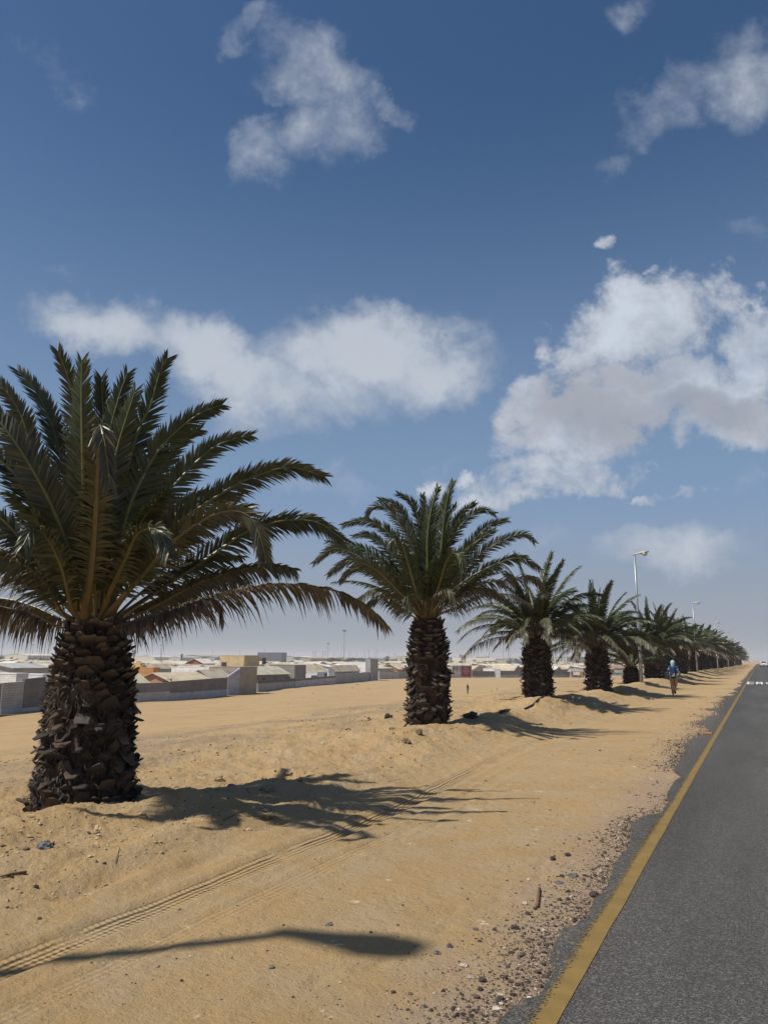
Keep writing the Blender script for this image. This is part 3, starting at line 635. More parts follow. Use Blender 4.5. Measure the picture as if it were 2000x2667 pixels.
sp1 = [
 ([(340,1310,0),(415,1171,.1),(507,1085,.2),(578,1054,.3)], .08, .10, .2),
 ([(350,1400,.3),(452,1265,.6),(542,1175,.8),(600,1146,.9),(652,1134,1.)], .0, .10, .1),
 ([(300,1530,.1),(430,1390,.2),(590,1277,.3),(663,1241,.3),(753,1217,.3),(845,1241,.3)], .12, .14, -.2),
 ([(380,1560,.5),(560,1440,.8),(640,1385,.9),(710,1362,.9),(753,1355,.9),(825,1360,.9),(897,1408,.9)], .15, .2, .2),
 ([(268,1617,-.1),(307,1570,-.3),(398,1468,-.5),(470,1395,-.7),(547,1346,-.8),(608,1330,-.85),(655,1350,-.9),(681,1407,-.95),(692,1462,-.95)], .35, .14, .5),
 ([(380,1590,.2),(500,1527,.3),(590,1494,.3),(655,1478,.3),(717,1476,.3),(768,1485,.3)], .4, .3, .2),
 ([(325,1630,-.1),(452,1585,-.2),(536,1559,-.3),(608,1541,-.3),(699,1523,-.4),(789,1525,-.4),(880,1541,-.4),(952,1577,-.4),(1006,1628,-.4)], .7, .26, .1),
 ([(320,1630,-.3),(452,1590,-.5),(530,1562,-.6),(570,1565,-.7),(582,1610,-.7)], .95, .35, .2),
 ([(350,1590,.6),(470,1530,.9),(560,1500,1.2),(640,1510,1.4)], .7, .5, .1),
 ([(300,1350,.0),(340,1190,.0),(361,1120,.1),(390,1060,.1),(416,970,.1),(436,933,.1)], .0, .08, 1.0),
 ([(270,1200,.2),(305,1050,.3),(331,973,.3)], .0, .06, .9),
 ([(255,1200,.4),(268,1100,.5),(264,983,.5)], .0, .06, .2),
 ([(275,1300,-.1),(310,1150,-.1),(352,1018,-.1)], .0, .06, 1.2),
 ([(222,1400,-.2),(215,1200,-.3),(212,1040,-.3),(213,940,-.3)], .05, .06, 1.0),
 ([(215,1300,.3),(200,1130,.4),(185,1010,.4),(152,916,.3)], .1, .06, .3),
 ([(185,1350,.4),(160,1200,.5),(135,1110,.5),(100,1030,.5),(47,966,.5)], .0, .08, -.4),
 ([(165,1400,.1),(130,1280,.1),(80,1160,.1),(50,1070,.1),(-10,985,.1)], .2, .1, -.3),
 ([(200,1600,-.15),(190,1480,-.4),(140,1330,-.6),(65,1190,-.7),(0,1100,-.7),(-80,1010,-.6)], .1, .08, -.8),
 ([(160,1500,.2),(110,1390,.3),(60,1270,.4),(0,1200,.4),(-120,1130,.4)], .0, .1, -.2),
 ([(150,1550,-.1),(90,1450,-.2),(0,1350,-.3),(-100,1300,-.3),(-250,1310,-.3)], .35, .25, 0),
 ([(150,1590,.2),(60,1500,.4),(-50,1430,.5),(-180,1390,.5),(-300,1420,.5)], .25, .25, 0),
 ([(150,1632,-.1),(80,1600,-.2),(0,1580,-.2),(-90,1560,-.2),(-220,1575,-.2)], .8, .45, 0),
 ([(165,1600,-.3),(120,1520,-.7),(60,1470,-1.),(-10,1450,-1.2),(-80,1480,-1.3),(-140,1560,-1.3)], .35, .4, -.3),
 ([(222,1600,-.3),(240,1480,-.7),(250,1350,-1.0),(256,1210,-1.3),(258,1130,-1.5),(262,1105,-1.65),(272,1150,-1.8),(285,1260,-1.85)], .4, .2, 1.2),
 ([(190,1590,-.4),(160,1480,-.9),(120,1400,-1.2),(85,1380,-1.5),(60,1420,-1.7)], .25, .3, -.9),
 ([(280,1560,-.3),(330,1450,-.7),(360,1390,-1.),(410,1380,-1.3),(440,1440,-1.5)], .2, .3, .8),
 ([(240,1500,.0),(275,1330,.1),(300,1180,.1),(318,1080,.0)], .0, .08, -.9),
 ([(300,1420,.2),(400,1250,.4),(470,1150,.5),(520,1120,.6)], .0, .1, -.2),
 ([(170,1620,.5),(60,1570,.8),(-60,1560,1.),(-180,1620,1.1)], .7, .5, 0),
 ([(320,1480,.5),(430,1350,.8),(530,1290,1.1),(620,1290,1.3)], .1, .2, .2),
 ([(225,1450,.5),(240,1250,.8),(235,1100,1.)], .0, .1, .9),
]
R1 = lambda u: float(np.interp(u, [0, .1, .25, .45, .62, .75, .9, 1], [.57, .545, .48, .455, .445, .395, .335, .30]))
z1 = -.06
hero('largest and nearest date palm, thick shaggy trunk at the left edge', -7, 6.76, z1, 2.05, R1, sp1, 11, 3, .135, 7000, .39, 180)
C2 = (1106, 1623)
sp2 = [
 ([(1145,1480,0),(1153,1380,.1),(1164,1302,.1),(1180,1253,.1)], 0, .06, .5),
 ([(1113,1396,-.2),(1125,1318,-.2),(1141,1268,-.2)], 0, .06, .9),
 ([(1108,1480,.1),(1095,1376,.2),(1074,1310,.2),(1035,1286,.2)], 0, .12, .3),
 ([(1100,1460,.3),(1066,1376,.5),(1035,1318,.5),(988,1301,.5)], 0, .12, .2),
 ([(1085,1450,0),(1043,1365,0),(1004,1321,-.1),(970,1322,-.1),(955,1350,-.1)], 0, .12, .1),
 ([(1090,1520,.1),(1059,1466,.2),(1008,1384,.3),(949,1357,.3),(893,1368,.3)], 0, .12, 0),
 ([(1080,1520,.5),(1019,1443,.7),(965,1396,.8),(920,1398,.8)], 0, .1, 0),
 ([(1070,1560,0),(1015,1509,0),(937,1451,0),(870,1429,0),(817,1467,0)], .08, .14, 0),
 ([(1080,1580,-.3),(1035,1537,-.5),(976,1482,-.7),(910,1460,-.8),(855,1496,-.8)], .15, .2, 0),
 ([(1075,1575,-.1),(1020,1530,-.2),(957,1482,-.3),(915,1485,-.3),(887,1514,-.3)], .1, .15, .1),
 ([(1075,1530,.4),(1000,1470,.6),(937,1427,.7),(851,1412,.7)], .05, .12, 0),
 ([(1080,1608,-.2),(1051,1592,-.3),(996,1556,-.4),(960,1572,-.5),(948,1600,-.5)], .4, .35, 0),
 ([(1085,1600,.2),(1030,1560,.4),(980,1535,.5),(930,1560,.6)], .5, .4, 0),
 ([(1125,1530,0),(1153,1451,.1),(1200,1368,.2),(1250,1329,.2),(1288,1338,.2)], 0, .1, 0),
 ([(1135,1480,.3),(1172,1396,.4),(1203,1337,.4),(1236,1311,.4)], 0, .08, .1),
 ([(1130,1540,.2),(1176,1490,.3),(1223,1423,.4),(1270,1371,.4),(1322,1355,.4)], 0, .08, 0),
 ([(1140,1520,-.2),(1200,1450,-.3),(1239,1412,-.3),(1289,1380,-.3)], 0, .1, 0),
 ([(1140,1560,0),(1192,1498,.1),(1250,1443,.1),(1309,1408,.1),(1364,1391,.1),(1392,1413,.1)], .05, .1, 0),
 ([(1140,1580,-.2),(1211,1513,-.3),(1290,1470,-.4),(1356,1453,-.4),(1408,1484,-.4)], .15, .2, 0),
 ([(1145,1590,.1),(1231,1528,.1),(1329,1510,0),(1388,1504,0),(1425,1545,0)], .45, .3, 0),
 ([(1145,1600,.4),(1192,1580,.6),(1251,1552,.8),(1329,1548,.9),(1382,1574,.9)], .6, .35, 0),
 ([(1140,1560,.1),(1150,1450,.1),(1168,1350,.1),(1188,1316,.1)], 0, .08, 1.),
 ([(1095,1580,-.3),(1080,1530,-.7),(1066,1480,-.9),(1050,1425,-1.1),(1033,1394,-1.25),(1024,1402,-1.4),(1026,1440,-1.45)], .05, .12, -.8),
 ([(1125,1580,-.3),(1145,1520,-.7),(1160,1470,-1.),(1178,1442,-1.2),(1198,1450,-1.4),(1206,1490,-1.5)], .1, .2, .7),
 ([(1120,1600,-.3),(1130,1560,-.8),(1150,1540,-1.2),(1172,1540,-1.5),(1182,1574,-1.6)], .5, .3, .6),
 ([(1100,1600,-.3),(1085,1570,-.8),(1072,1550,-1.2),(1060,1560,-1.4),(1066,1590,-1.5)], .3, .3, -.6),
 ([(1130,1600,-.1),(1190,1560,-.3),(1260,1535,-.4),(1310,1560,-.5)], .5, .4, 0),
 ([(1100,1450,0),(1104,1350,0),(1100,1290,0)], 0, .06, .2),
 ([(1115,1450,.4),(1135,1350,.5),(1165,1290,.6)], 0, .06, .9),
]
R2 = lambda u: float(np.interp(u, [0, .1, .3, .5, .7, .85, 1], [.44, .46, .45, .44, .42, .37, .32]))
z2 = .05
hero('second date palm from the left, standing clear with a rounded crown', -7, 16.96, z2, 2.42, R2, sp2, 16, 5, .145, 2500, .36, 120)
# shared frond shapes for the palms further along
VAR = []
for k in range(14):
    e = [1.5, 1.4, 1.32, 1.25, 1.15, 1.08, 1.0, .92, .82, .72, .62, .5, .38, .28][k]; r = random.Random(k+900)
    bend = [.45, .7, .95, 1.1, 1.25, 1.4, 1.45, 1.5, 1.55, 1.5, 1.5, 1.4, 1.3, 1.2][k]
    P = gen_path(r.uniform(2.7, 3.3), e, bend, 0, .15, r.uniform(-.8, .8))
    dry = [0, 0, 0, 0, 0, .02, .04, .06, .1, .14, .2, .35, .5, .75][k]
    VAR.append([frond(P, np.array([0, 1., 0]), 120, .45, dry, .14+.35*dry, 900+k, .031, .13, r.choice((-1,1))*r.uniform(.3, .9)).data('frond', LEAF)])
def small_trunk(seed, h, rs, stub):
    Rf = lambda u: float(np.interp(u, [0, .1, .35, .6, .85, 1], [1.08, 1.05, 1.0, .97, .86, .72]))*rs
    return trunk(h, Rf, seed, stub, .9, 300, cap=.35).data('trunk', BARK)
TR = [small_trunk(11, 2.0, .47, .15), small_trunk(12, 2.2, .47, .15), small_trunk(13, 1.9, .52, .15)]
TRH = [2.0, 2.2, 1.9]
def palm(X, Y, zb, label, th, sc, seed, nf=42, ti=0, ts=(1, 1), emax=13):
    r = random.Random(seed)
    root = empty('palm_tree', (X, Y, zb), r.uniform(0, 6.28), label=label, cat='palm tree', group='date palms planted in a row along the road')
    t = bpy.data.objects.new('trunk', TR[ti]); COL.objects.link(t); t.parent = root; t.scale = (ts[0], ts[0], th/TRH[ti])
    for k in range(nf):
        v = int(min(13, (k/nf)**.85*(emax+.99))); o = bpy.data.objects.new('frond', VAR[v][0]); COL.objects.link(o); o.parent = root
        o.location = (0, 0, th-.02+.12*(1-k/nf)); s = sc*r.uniform(.85, 1.12); o.scale = (s, s*random.choice((1, -1)), s*r.uniform(.92, 1.06))
        o.rotation_euler = (r.uniform(-.1, .1), r.uniform(-.1, .1), k*2.39996+r.uniform(-.25, .25))
    return root
palm(-7, 26.96, .42, 'third date palm, short pineapple-like trunk standing on a sand bank left of the walker', 1.95, .9, 21, 60, 0, (1.02, 1))
palm(-7, 38.16, .17, 'fourth date palm, bulging trunk just left of the small young palm', 2.0, 1.05, 22, 64, 1, (1.15, 1))
palm(-7, 48.86, .30, 'small young date palm with a knee-high trunk behind the nearest lamp post', .85, .85, 23, 40, 0, (.98, 1), 10)
palm(-7, 60.34, .42, 'date palm with a fat barrel trunk between the nearest lamp post and the walker', 2.0, 1.12, 24, 64, 2, (1.28, 1))
palm(-7, 69.1, .42, 'date palm with a tall trunk just behind the walker\'s head', 2.7, .95, 25, 50, 1, (1.0, 1))
palm(-7, 80.7, .42, 'date palm just right of the walker, leaning its fronds towards the second lamp post', 2.4, 1.05, 26, 50, 0, (1.25, 1))
palm(-7, 94.3, .4, 'date palm standing directly behind the second lamp post', 2.2, 1.05, 27, 38, 2, (1.1, 1))
# far palms: trunk and one crown mesh each
def crown_data(seed):
    r = random.Random(seed); big = MB()
    for k in range(38):
        v = int(min(13, (k/38)**.85*13.99)); e = 1.5-v*.092; az = k*2.39996+r.uniform(-.2, .2)
        P = gen_path(r.uniform(2.7, 3.3), e, .5+v*.06+r.uniform(-.1, .1), az, .15, r.uniform(-.8, .8)); dry = max(0, (v-7)/7)**1.3
        f = frond(P, np.array([-sin(az), cos(az), 0]), 32, .54, dry, .14+.3*dry, seed*50+k, .09, .13, r.choice((-1,1))*r.uniform(.4, 1.2), 2)
        big.add(f.v, f.f, f.c)
    return big.data('crown', LEAF)
CR = [crown_data(s) for s in (61, 62, 63)]
pos = ['second and third lamp posts', 'third and fourth lamp posts', 'fourth and fifth lamp posts', 'fifth and sixth lamp posts', 'sixth lamp post and the row end']
LB = [47.87, 93.3, 140, 188, 236, 284]
order = ['first', 'second', 'third', 'fourth', 'fifth', 'sixth', 'seventh', 'eighth']
cnt = {}
for i, y in enumerate(PALM_Y[9:]):
    b = sum(1 for q in LB[1:] if q < y); w = pos[max(0, min(4, b-1))]; cnt[w] = cnt.get(w, 0)+1
    r = random.Random(i+400); th = r.uniform(1.7, 3.5)
    root = empty('palm_tree', (-7+r.uniform(-.3, .3), y, float(ridge(y))), r.uniform(0, 6.28), label='distant date palm, %s between the %s' % (order[cnt[w]-1], w), cat='palm tree', group='date palms planted in a row along the road')
    t = bpy.data.objects.new('trunk', TR[i % 3]); COL.objects.link(t); t.parent = root; k = r.uniform(1., 1.25); t.scale = (k, k, th/TRH[i % 3])
    c = bpy.data.objects.new('crown', CR[i % 3]); COL.objects.link(c); c.parent = root; c.location = (0, 0, th); s = r.uniform(.95, 1.35); c.scale = (s, s, s*r.uniform(.8, 1.1)); root.rotation_euler.x = r.uniform(-.05, .05); root.rotation_euler.y = r.uniform(-.05, .05)
# ------------------------------------------------------------------ lamp posts
GALV = mat('galvanised_steel', (.30, .33, .35), .45, .15, 6, metal=.55, spec=.5)
LMP = mat('lamp_housing', (.42, .42, .41), .4, .1, 8, spec=.5)
BOWL = mat('lamp_bowl', (.55, .55, .5), .2, .05, 5, spec=.6)
RST = mat('orange_band', (.45, .2, .05), .6, .2, 10)
def lamp_post(Y, label, zb, zt=7.85):
    h = zt-zb; root = empty('street_lamp', (-6.3 if Y > 9 else -6.74, Y, zb), label=label, cat='street lamp', group='street lamps standing in line with the palms')
    a = MB(); k = .58*h
    a.lathe([(.105, -.3), (.10, .9), (.085, k-.05), (.078, k), (.062, k+.12), (.058, h)], 16); p = a.build('pole', GALV, root, smooth=True)
    for z in (1.05, 1.65):
        b = MB(); b.lathe([(.104, z), (.104, z+.1)], 16); b.build('painted_band', RST, p)
    c = MB(); ang = .17
    secs = [(-.10, .07, .05), (.1, .10, .065), (.26, .13, .08), (.44, .18, .10), (.64, .20, .095), (.82, .13, .05)]
    vs = []; fs = []
    for (x, w, t) in secs:
        for q in range(10):
            an = 2*pi*q/10; vs.append((x, cos(an)*w, x*ang+max(-.35*t, sin(an)*t)+h+.03))
    for i in range(len(secs)-1):
        for q in range(10): fs.append((i*10+q, i*10+(q+1) % 10, (i+1)*10+(q+1) % 10, (i+1)*10+q))
    fs.append(tuple(range(9, -1, -1))); fs.append(tuple(range(50, 60))); c.add(vs, fs)
    hd = c.build('lamp_head', LMP, root, smooth=True)
    d = MB(); bl = [(.03, -.19), (.11, -.165), (.165, -.09), (.18, 0)]
    d.lathe(bl, 14, (.57, 0, h+.57*ang)); o = d.build('lamp_bowl', BOWL, hd, smooth=True)
    return root
lamp_post(.55, 'street lamp beside the camera whose shadow lies on the sand', 0)
nm = ['nearest street lamp in view, tall pole with two orange bands left of the walker', 'second street lamp, its pole just right of the walker', 'third street lamp rising from the palm crowns', 'fourth street lamp in the row', 'fifth street lamp in the row, half hidden in palms', 'sixth street lamp in the row, hidden among palms', 'farthest street lamp at the end of the palm row']
for i, (y, z, t) in enumerate(((47.87, .4, 7.85), (93.31, .38, 7.9), (141, .3, 7.8), (190, .2, 7.9), (240, .1, 7.2), (288, .05, 7.4), (336, .05, 7.4))): lamp_post(y, nm[i], z, t)
# ------------------------------------------------------------------ the township beyond the sand flat
def solve_dir(P, d, px):
    a = np.array(P, float)-EYE; d = np.array(d, float)
    return ((px-1000)*(a@_f)-FP*(a@RIGHT))/(FP*(d@RIGHT)-(px-1000)*(d@_f))
def zat(P, py):                              # height of the point above/below P that shows at row py
    a = np.array(P, float)-EYE; u = UP; k = (1333.5-py)
    return P[2]+(k*(a@_f)-FP*(a@u))/(FP*u[2]-k*_f[2])
def proj(P):
    a = np.array(P)-EYE; z = a@_f; return 1000+FP*(a@RIGHT)/z, 1333.5-FP*(a@UP)/z, z
WHITE = (.74, .73, .70); CREAM = (.62, .52, .38); ROOFC = (.55, .47, .33); GREYW = (.30, .29, .28); LILAC = (.36, .36, .40); TAN = (.40, .33, .25)
def wmat(c, key=None, blocks=False):
    k = 'wall_%s%s' % ('_'.join('%02d' % int(x*100) for x in c), 'b' if blocks else '')
    if k in MATS: return MATS[k]
    m = mat(k, c, .9, .13, .9, bump=.2, bscale=12, bump_d=.01, stretch=(1, 1, 1.6), col2=tuple(x*.86 for x in c))
    if blocks:
        N = m.node_tree.nodes; L = m.node_tree.links; b = N['Principled BSDF']; src = b.inputs['Base Color'].links[0].from_socket
        tc = N.new('ShaderNodeTexCoord'); sp = N.new('ShaderNodeSeparateXYZ'); L.new(tc.outputs['Object'], sp.inputs[0])
        cb = N.new('ShaderNodeCombineXYZ'); L.new(mth(N, L, 'ADD', sp.outputs[0], sp.outputs[1]), cb.inputs[0]); L.new(sp.outputs[2], cb.inputs[1])
        br = N.new('ShaderNodeTexBrick'); br.inputs['Scale'].default_value = 1; br.inputs['Brick Width'].default_value = .42; br.inputs['Row Height'].default_value = .21; br.inputs['Mortar Size'].default_value = .018
        br.inputs[1].default_value = (1, 1, 1, 1); br.inputs[2].default_value = (.88, .88, .88, 1); br.inputs[3].default_value = (.55, .55, .55, 1); L.new(cb.outputs[0], br.inputs[0])
        x = N.new('ShaderNodeMix'); x.data_type = 'RGBA'; x.blend_type = 'MULTIPLY'; x.inputs[0].default_value = 1; L.new(src, x.inputs[6]); L.new(br.outputs[0], x.inputs[7]); L.new(x.outputs[2], b.inputs['Base Color'])
    return m
def rmat(c):
    k = 'roof_%s' % ('_'.join('%02d' % int(x*100) for x in c))
    if k in MATS: return MATS[k]
    m = mat(k, c, .85, .16, .7, col2=tuple(x*.8 for x in c)); N = m.node_tree.nodes; L = m.node_tree.links; b = N['Principled BSDF']
    tc = N.new('ShaderNodeTexCoord'); wv = N.new('ShaderNodeTexWave'); wv.bands_direction = 'Y'; wv.inputs['Scale'].default_value = 1.6; L.new(tc.outputs['Object'], wv.inputs[0])
    bp = N.new('ShaderNodeBump'); bp.inputs['Strength'].default_value = .6; bp.inputs['Distance'].default_value = .05; L.new(wv.outputs[1], bp.inputs['Height']); L.new(bp.outputs[0], b.inputs['Normal']); return m
GLASS = mat('dark_glass', (.03, .035, .04), .15, .1, 3, spec=.6); DOORM = mat('dark_door', (.06, .04, .03), .6, .2, 3); FRM = mat('window_frame', (.3, .29, .27), .6, .1, 5)
def house(X0, Y0, W, Lg, zg, he, kind, rise, wc, rc, label, cat='house', wins=(), group=None, name='house', ov=.35, blocks=False, doors=(), base_extra=.6):
    """walls box [0,W]x[0,Lg]; faces seen from the road are -Y and +X. wins: (face, along, z, w, h)"""
    root = empty(name, (X0, Y0, zg), label=label, cat=cat, group=group); mb = MB(); t = he
    if kind == 'flat': mb.box(0, 0, -base_extra, W, Lg, he)
    else:
        mb.add([(0,0,-base_extra),(W,0,-base_extra),(W,Lg,-base_extra),(0,Lg,-base_extra),(0,0,he),(W,0,he),(W,Lg,he),(0,Lg,he)], [(0,1,5,4),(1,2,6,5),(2,3,7,6),(3,0,4,7)])
        if kind == 'gableY': mb.add([(0,0,he),(W,0,he),(W/2,0,he+rise),(0,Lg,he),(W,Lg,he),(W/2,Lg,he+rise)], [(0,1,2),(4,3,5)])
        if kind == 'gableX': mb.add([(0,0,he),(0,Lg,he),(0,Lg/2,he+rise),(W,0,he),(W,Lg,he),(W,Lg/2,he+rise)], [(1,0,2),(3,4,5)])
    mb.build('wall', wmat(wc, blocks=blocks), root)
    rb = MB(); th = .09
    def slab(a, b, c, d):
        P = [np.array(q, float) for q in (a, b, c, d)]; n_ = nrm(np.cross(P[1]-P[0], P[2]-P[0])); n_ = n_ if n_[2] > 0 else -n_
        rb.add([q+n_*.004 for q in P]+[q+n_*th for q in P], [(0,3,2,1),(4,5,6,7),(0,1,5,4),(1,2,6,5),(2,3,7,6),(3,0,4,7)])
    o = ov
    if kind == 'gableY':
        s = rise/(W/2); slab((W/2,-o,he+rise),(W+o,-o,he-o*s),(W+o,Lg+o,he-o*s),(W/2,Lg+o,he+rise)); slab((W/2,-o,he+rise),(W/2,Lg+o,he+rise),(-o,Lg+o,he-o*s),(-o,-o,he-o*s))
    elif kind == 'gableX':
        s = rise/(Lg/2); slab((-o,Lg/2,he+rise),(-o,-o,he-o*s),(W+o,-o,he-o*s),(W+o,Lg/2,he+rise)); slab((-o,Lg/2,he+rise),(W+o,Lg/2,he+rise),(W+o,Lg+o,he-o*s),(-o,Lg+o,he-o*s))
    elif kind == 'hip':
        m_ = min(W, Lg)/2; a = (W/2, m_, he+rise); b = (W/2, Lg-m_, he+rise) if Lg > W else (W-m_, Lg/2, he+rise)
        if Lg <= W: a = (m_, Lg/2, he+rise)
        c = [(-o,-o,he),(W+o,-o,he),(W+o,Lg+o,he),(-o,Lg+o,he)]
        if Lg > W: rb.add(c+[a, b], [(0,1,4),(1,2,5,4),(2,3,5),(3,0,4,5),(0,3,2,1)])
        else: rb.add(c+[a, b], [(0,1,5,4),(1,2,5),(2,3,4,5),(3,0,4),(0,3,2,1)])
    elif kind == 'mono':
        slab((-o,-o,he+rise),(W+o,-o,he+.02),(W+o,Lg+o,he+.02),(-o,Lg+o,he+rise)); mb2 = MB(); mb2.add([(0,0,he),(W,0,he),(0,0,he+rise),(0,Lg,he),(W,Lg,he),(0,Lg,he+rise)], [(0,1,2),(4,3,5),(0,2,5,3)]); mb2.build('gable_wall', wmat(wc), root)
    else:
        rb.box(.2, .2, he-.02, W-.2, Lg-.2, he+.03); cp = MB(); 
        for q in ((-.03,-.03,W+.03,.18),(-.03,Lg-.18,W+.03,Lg+.03),(-.03,.18,.18,Lg-.18),(W-.18,.18,W+.03,Lg-.18)): cp.box(q[0], q[1], he+.004, q[2], q[3], he+.12)
        cp.build('parapet', wmat(tuple(min(.8, x*1.1) for x in wc)), root)
    rb.build('roof', rmat(rc), root)
    for (fc, al, z, w_, h_) in wins:
        f = MB(); g = MB()
        if fc == 'Y': f.box(al-w_/2-.05, -.03, z-.05, al+w_/2+.05, -.002, z+h_+.05); g.box(al-w_/2, -.05, z, al+w_/2, -.032, z+h_)
        else: f.box(W+.002, al-w_/2-.05, z-.05, W+.03, al+w_/2+.05, z+h_+.05); g.box(W+.032, al-w_/2, z, W+.05, al+w_/2, z+h_)
        fo = f.build('window', FRM, root); g.build('pane', GLASS, fo)
    for (fc, al, w_, h_) in doors:
        g = MB()
        if fc == 'Y': g.box(al-w_/2, -.04, 0, al+w_/2, -.002, h_)
        else: g.box(W+.002, al-w_/2, 0, W+.04, al+w_/2, h_)
        g.build('door', DOORM, root)
    return root
OCC = []
def phouse(pxL, pxC, pxR, pyE, pyA, D, kind, wc, rc, label, zg=None, wins='auto', **k):
    """house from the columns of its left, nearest and right corners and the rows of eave and ridge, at view distance D"""
    if D < 400:
        ws = sorted(WPTS); wxx = [q[0] for q in ws]; wdd = [q[1] for q in ws]
        for _ in range(60):
            C = atdepth(pxC, pyE, D); Rr = C+np.array([0, 1., 0])*abs(solve_dir(C, (0, 1, 0), pxR))
            if (Rr-EYE)@_f > np.interp(pxR, wxx, wdd)+1.2 and D > np.interp(pxC, wxx, wdd)+1.2: break
            D *= 1.015
    C = atdepth(pxC, pyE, D); W = abs(solve_dir(C, (-1, 0, 0), pxL)); Lg = abs(solve_dir(C, (0, 1, 0), pxR))
    W = min(max(W, 2.), 160); Lg = min(max(Lg, 1.5), 160); zg_ = Hs(C[0], C[1]) if zg is None else zg; he = C[2]-zg_
    ap = np.array([C[0]-W/2, C[1], C[2]]) if kind != 'gableX' else np.array([C[0], C[1]+Lg/2, C[2]])
    if kind == 'mono': ap = np.array([C[0]-W, C[1], C[2]])
    rise = max(.5, zat(ap, pyA)-C[2]) if pyA else 0
    OCC.append((C[0]-W-2, C[1]-2, C[0]+2, C[1]+Lg+2))
    if wins == 'auto': wins = [('X', Lg*.3, he*.45, 1., .8), ('X', Lg*.7, he*.45, 1., .8)]
    return house(C[0]-W, C[1], W, Lg, zg_, he, kind, rise, wc, rc, label, wins=wins, **k)
# boundary wall, one run after another along the sand
WPTS = []
def wallrun(px0, b0, px1, b1, t0, t1, label, lower=WHITE, upper=None, split=None, thick=.22, blocks=False, name='boundary_wall', cat='wall', piers=False):
    P0 = ground(px0, b0); P1 = ground(px1, b1); WPTS.append((px0, (P0-EYE)@_f)); WPTS.append((px1, (P1-EYE)@_f))
    z0 = zat(P0, t0); z1 = zat(P1, t1); d = P1-P0; d[2] = 0; Ln = np.linalg.norm(d); d /= Ln; nn = np.array([d[1], -d[0], 0])
    if nn@(EYE-P0) < 0: nn = -nn
    g0 = min(P0[2], P1[2])-1.; root = empty(name, P0, atan2(d[1], d[0]), label=label, cat=cat)
    s = 1 if np.cross(d, np.array([0, 0, 1.]))@nn > 0 else -1           # local -y faces the camera when s>0
    f = -s; y0, y1 = (0, f*-thick) if False else (0., -f*thick)
    ya, yb = min(y0, y1), max(y0, y1)
    def pan(x0, x1, za0, za1, zb0, zb1, m, nm, e=0.):
        mb = MB(); a, b = ya-e, yb+e
        mb.add([(x0,a,za0),(x1,a,za1),(x1,b,za1),(x0,b,za0),(x0,a,zb0),(x1,a,zb1),(x1,b,zb1),(x0,b,zb0)], [(0,3,2,1),(4,5,6,7),(0,1,5,4),(1,2,6,5),(2,3,7,6),(3,0,4,7)]); return mb.build(nm, m, root)
    Z = P0[2]; gb = g0-Z
    if split:
        s0 = zat(P0, split[0])-Z; s1 = zat(P1, split[1])-Z
        pan(0, Ln, gb, gb, s0, s1, wmat(lower), 'lower_course', .02); pan(0, Ln, s0, s1, z0-Z, z1-Z, wmat(upper, blocks=True), 'upper_course')
    else: pan(0, Ln, gb, gb, z0-Z, z1-Z, wmat(lower, blocks=blocks), 'wall_panel')
    mb = MB(); pan(-.02, Ln+.02 if False else Ln-.01, z0-Z+.004, z1-Z+.004, z0-Z+.06, z1-Z+.06, wmat(tuple(x*.95 for x in (upper or lower))), 'coping', .03)
    return root
LGR = (.42, .42, .43); DGR = (.20, .19, .185); MGR = (.30, .29, .285)
wallrun(-160, 1885, -2, 1862.5, 1802, 1783, 'pale block wall at the extreme left edge', MGR, blocks=True)
wallrun(0, 1862, 57, 1855, 1781, 1777, 'light grey block wall with white mortar lines and a white base strip', LGR, (.44,.43,.42), (1848, 1845))
wallrun(58, 1855, 112, 1849, 1771, 1765, 'tall dark grey block wall just left of the first palm trunk', LGR, DGR, (1845, 1840))
wallrun(113, 1849, 339, 1831, 1786, 1782, 'dark grey wall mostly hidden by the first palm trunk', LGR, DGR, (1836, 1808))
wallrun(340, 1830, 442, 1826, 1782, 1779, 'brownish block wall over grey plaster below the pink gable', LGR, (.26,.245,.23), (1806, 1801))
wallrun(443, 1826, 591, 1812, 1777, 1766, 'long dark block wall with pale blue-grey lower band', (.40,.41,.45), (.22,.205,.195), (1806, 1796))
wallrun(592, 1811, 625, 1808, 1764, 1740, 'lilac plastered wall with a slanting top beside the tan block', (.43,.42,.48))
wallrun(671, 1803, 767, 1791, 1773, 1768, 'taupe plaster wall with a dark top band under the grey corrugated roof', (.38,.36,.35), (.16,.13,.12), (1781, 1775))
wallrun(768, 1791, 875, 1782, 1769, 1761, 'pale bluish plaster wall with a thin dark top band', (.46,.46,.49), (.22,.2,.19), (1775, 1765))
wallrun(876, 1782, 964, 1773, 1757, 1751, 'long smooth grey wall stepping down before the tall grey pillar', (.34,.34,.35))
wallrun(987, 1769.5, 1041, 1768, 1750, 1751, 'pale grey wall in front of the brick house', (.44,.43,.44))
wallrun(1042, 1768, 1160, 1766, 1751, 1748, 'patchy grey wall passing behind the second palm trunk', (.36,.36,.36), blocks=True)
wallrun(1161, 1766, 1176, 1765.5, 1747, 1747, 'short dark grey wall piece left of the painted sign', LGR, DGR, (1761, 1761))
wallrun(1230, 1765, 1288, 1764.5, 1748, 1749, 'dark grey block wall right of the red board', LGR, (.25,.24,.23), (1761, 1760))
wallrun(1288.5, 1764.5, 1303, 1765, 1743, 1743, 'narrow pale grey gate panel standing above the wall', (.42,.42,.45))
wallrun(1303.5, 1765, 1366, 1765, 1749, 1749, 'dark grey wall with pale base ending behind the third palm', LGR, (.25,.24,.23), (1759, 1757))
wallrun(1367, 1765, 1440, 1765, 1750, 1750, 'grey wall hidden behind the third palm trunk', LGR, DGR, (1759, 1758))
